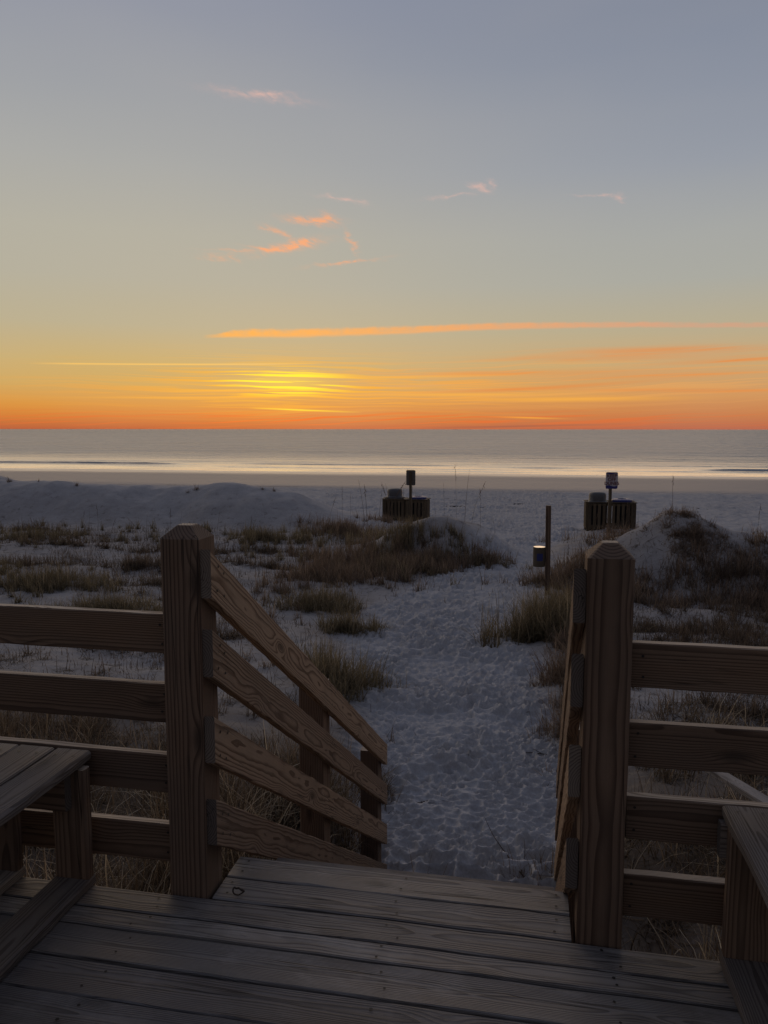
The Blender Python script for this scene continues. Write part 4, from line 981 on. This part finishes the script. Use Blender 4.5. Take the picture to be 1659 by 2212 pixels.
# --- loose tufts: one mesh per variant, many objects
def tufts(name, label, group, mat, spots, h, n, seed, wd=.009, spread=.3):
    meshes = []
    for k in range(5):
        V, Q, T_, A_ = blades(n, 0, 0, .11, .09, h, wd, spread, .6, seed + k, zf=0.)
        V[:, 2] = np.maximum(V[:, 2], -.03)
        me = grass_mesh(name, [(V, Q, T_, A_)]); me.materials.append(mat); meshes.append(me)
    for i, (x, y) in enumerate(spots):
        o = bpy.data.objects.new(name, meshes[i % 5]); C.objects.link(o)
        o.location = (x, y, gz(x, y) - .01); s_ = rnd.uniform(.6, 1.25); o.scale = (s_ * rnd.uniform(.7, 1.6), s_, s_ * rnd.uniform(.7, 1.1)); o.rotation_euler = (0, 0, rnd.uniform(0, 6.28))
        tag(o, label, 'grass tuft', group)
def scatter(n, x0, x1, y0, y1, ok=lambda x, y: True):
    out = []
    while len(out) < n:
        x, y = rnd.uniform(x0, x1), rnd.uniform(y0, y1)
        if ok(x, y): out.append((x, y))
    return out
inview = lambda x, y: -.66 < math.atan2(x, y) < .28
tufts('grass_tuft', 'thin dry grass tuft on the open sand flat below the left dune', 'tufts scattered on the left sand flat', MG_OLIVE,
      scatter(170, -17, -4.8, 13, 24.5, lambda x, y: inview(x, y) and vnoise(np.array([x * .35]), np.array([y * .6]), 4)[0] > -.15), .36, 42, 300)
tufts('grass_tuft', 'short dark grass tuft between the stair boards and the thicket', 'tufts left of the path', MG_BROWN,
      scatter(34, -5.6, -2.9, 9.0, 16.5), .30, 36, 320, .007)
tufts('grass_tuft', 'dark grass tuft on the sand hollow right of the big post', 'tufts in the right sand hollow', MG_DARK,
      scatter(44, 1.3, 5.5, 10.0, 15.2, inview), .28, 40, 340, .008, .5)
tufts('grass_tuft', 'tiny grass sprig at the trodden edge of the sand path', 'sprigs along the path edge', MG_BROWN,
      [(-2.7, 15.6), (-2.3, 16.3), (-3.1, 13.6), (-2.0, 11.0), (-2.2, 16.9), (-1.9, 18.0), (.25, 9.6), (.1, 11.6), (.32, 7.7), (-1.55, 8.0), (-.35, 19.8)], .22, 22, 360, .006)
tufts('grass_tuft', 'grass tuft sprouting on the crest of the left dune', 'tufts on the left dune crest', MG_BROWN,
      [(-20.8, 27.9), (-19.4, 27.8), (-12.9, 27.6), (-12.6, 27.7), (-9.9, 27.7), (-9.5, 27.8), (-17.6, 27.6)], .34, 40, 380, .011, .6)

# --- tall bare stalks
def stalk_mesh(h, lean, seed, head=True):
    rs = random.Random(seed); pts, rr2 = [], []; p_ = np.array([0, 0, -.05]); an = rs.uniform(0, 6.28); el_ = PI / 2 - lean * .4
    n = 9
    for i in range(n):
        pts.append(p_.copy()); rr2.append(.0042 * (1 - .55 * i / (n - 1)))
        p_ = p_ + np.array([math.cos(an) * math.cos(el_), math.sin(an) * math.cos(el_), math.sin(el_)]) * h / (n - 1); el_ -= lean * .11 * (1 + i * .12)
    parts = [tube_arrays(pts, rr2, 4)]
    if head:
        for k in range(6):
            q0 = pts[-3] + (pts[-1] - pts[-3]) * k / 6; dv_ = np.array([rs.uniform(-.03, .03), rs.uniform(-.03, .03), -.045])
            parts.append(tube_arrays([q0, q0 + dv_ * .5, q0 + dv_], [.003, .006, .002], 4))
    V, Q = merge(parts); n_ = len(V)
    return np_mesh('sea_oat_stalk', V, Q, {'tint': ('FLOAT', np.full(n_, .35)), 'along': ('FLOAT', np.full(n_, .8))})
def stalks(label, group, lst, seed):
    ms = []
    for k in range(5):
        me = stalk_mesh(1., (.08, .2, .35, .15, .5)[k], seed + k, k % 2 == 0); me.materials.append(MG_BROWN); ms.append(me)
    for i, (x, y, h) in enumerate(lst):
        o = bpy.data.objects.new('sea_oat_stalk', ms[i % 5]); C.objects.link(o); o.location = (x, y, gz(x, y)); h *= .82; o.scale = (1, 1, h) if i % 5 == 0 else (h, h, h); o.rotation_euler = (0, 0, rnd.uniform(0, 6.28))
        tag(o, label, 'grass stalk', group)
stalks('tall thin sea oat stalk rising from the thicket around the left bins', 'stalks around the left bins', [(-6.3, 25.6, 2.0), (-5.9, 25.2, 1.8), (-5.5, 26.0, 2.2), (-5.0, 25.4, 2.1), (-4.7, 26.3, 2.3), (-4.2, 25.8, 1.9), (-4.4, 25.0, 2.2), (-6.8, 25.6, 1.5), (-3.6, 25.4, 1.9), (-4.95, 26.6, 2.4), (-4.05, 26.6, 2.3), (-5.7, 26.5, 2.2)], 500)
stalks('tall bare stalk standing in front of the middle sand mound', 'stalks at the middle mound', [(-2.0, 21.6, 2.0), (-1.75, 21.4, 1.9), (-1.6, 21.9, 1.7), (-2.3, 21.2, 1.2), (-2.9, 21.4, .9), (-1.3, 21.3, 1.5), (-1.0, 21.0, .9), (-.9, 21.6, .8), (-2.6, 21.8, 1.0)], 520)
stalks('thin upright stalk against the face of the left dune', 'stalks before the left dune', [(-13.2, 21.8, 1.5), (-13.4, 21.6, 1.3), (-12.5, 21.2, 1.0), (-11.4, 21.4, 1.2), (-11.9, 22.0, 1.1), (-11.0, 22.2, 1.4), (-10.6, 21.9, 1.3), (-14.2, 22.4, 1.1), (-9.1, 21.3, 1.4), (-10.1, 20.9, 1.2), (-8.2, 21.9, 1.0), (-7.2, 22.4, 1.1), (-15.6, 22.0, .9)], 540)
stalks('leaning sea oat stalk by the right grassy mound', 'stalks around the right mound', [(2.6, 20.6, 1.7), (2.9, 21.2, 1.6), (3.3, 18.8, 1.2), (2.2, 22.2, 1.5), (4.5, 20.2, 1.4), (5.6, 20.4, 1.7), (5.8, 19.7, 1.5), (6.3, 20.6, 1.6), (6.6, 19.4, 1.9), (1.9, 23.2, 1.6), (2.4, 19.8, 1.3)], 560)
stalks('thin stalk in the grass around the lone post', 'stalks near the lone post', [(.9, 17.4, 1.1), (1.2, 17.9, 1.0), (.75, 18.2, .9), (1.5, 17.2, .8), (-.1, 17.6, .7)], 580)
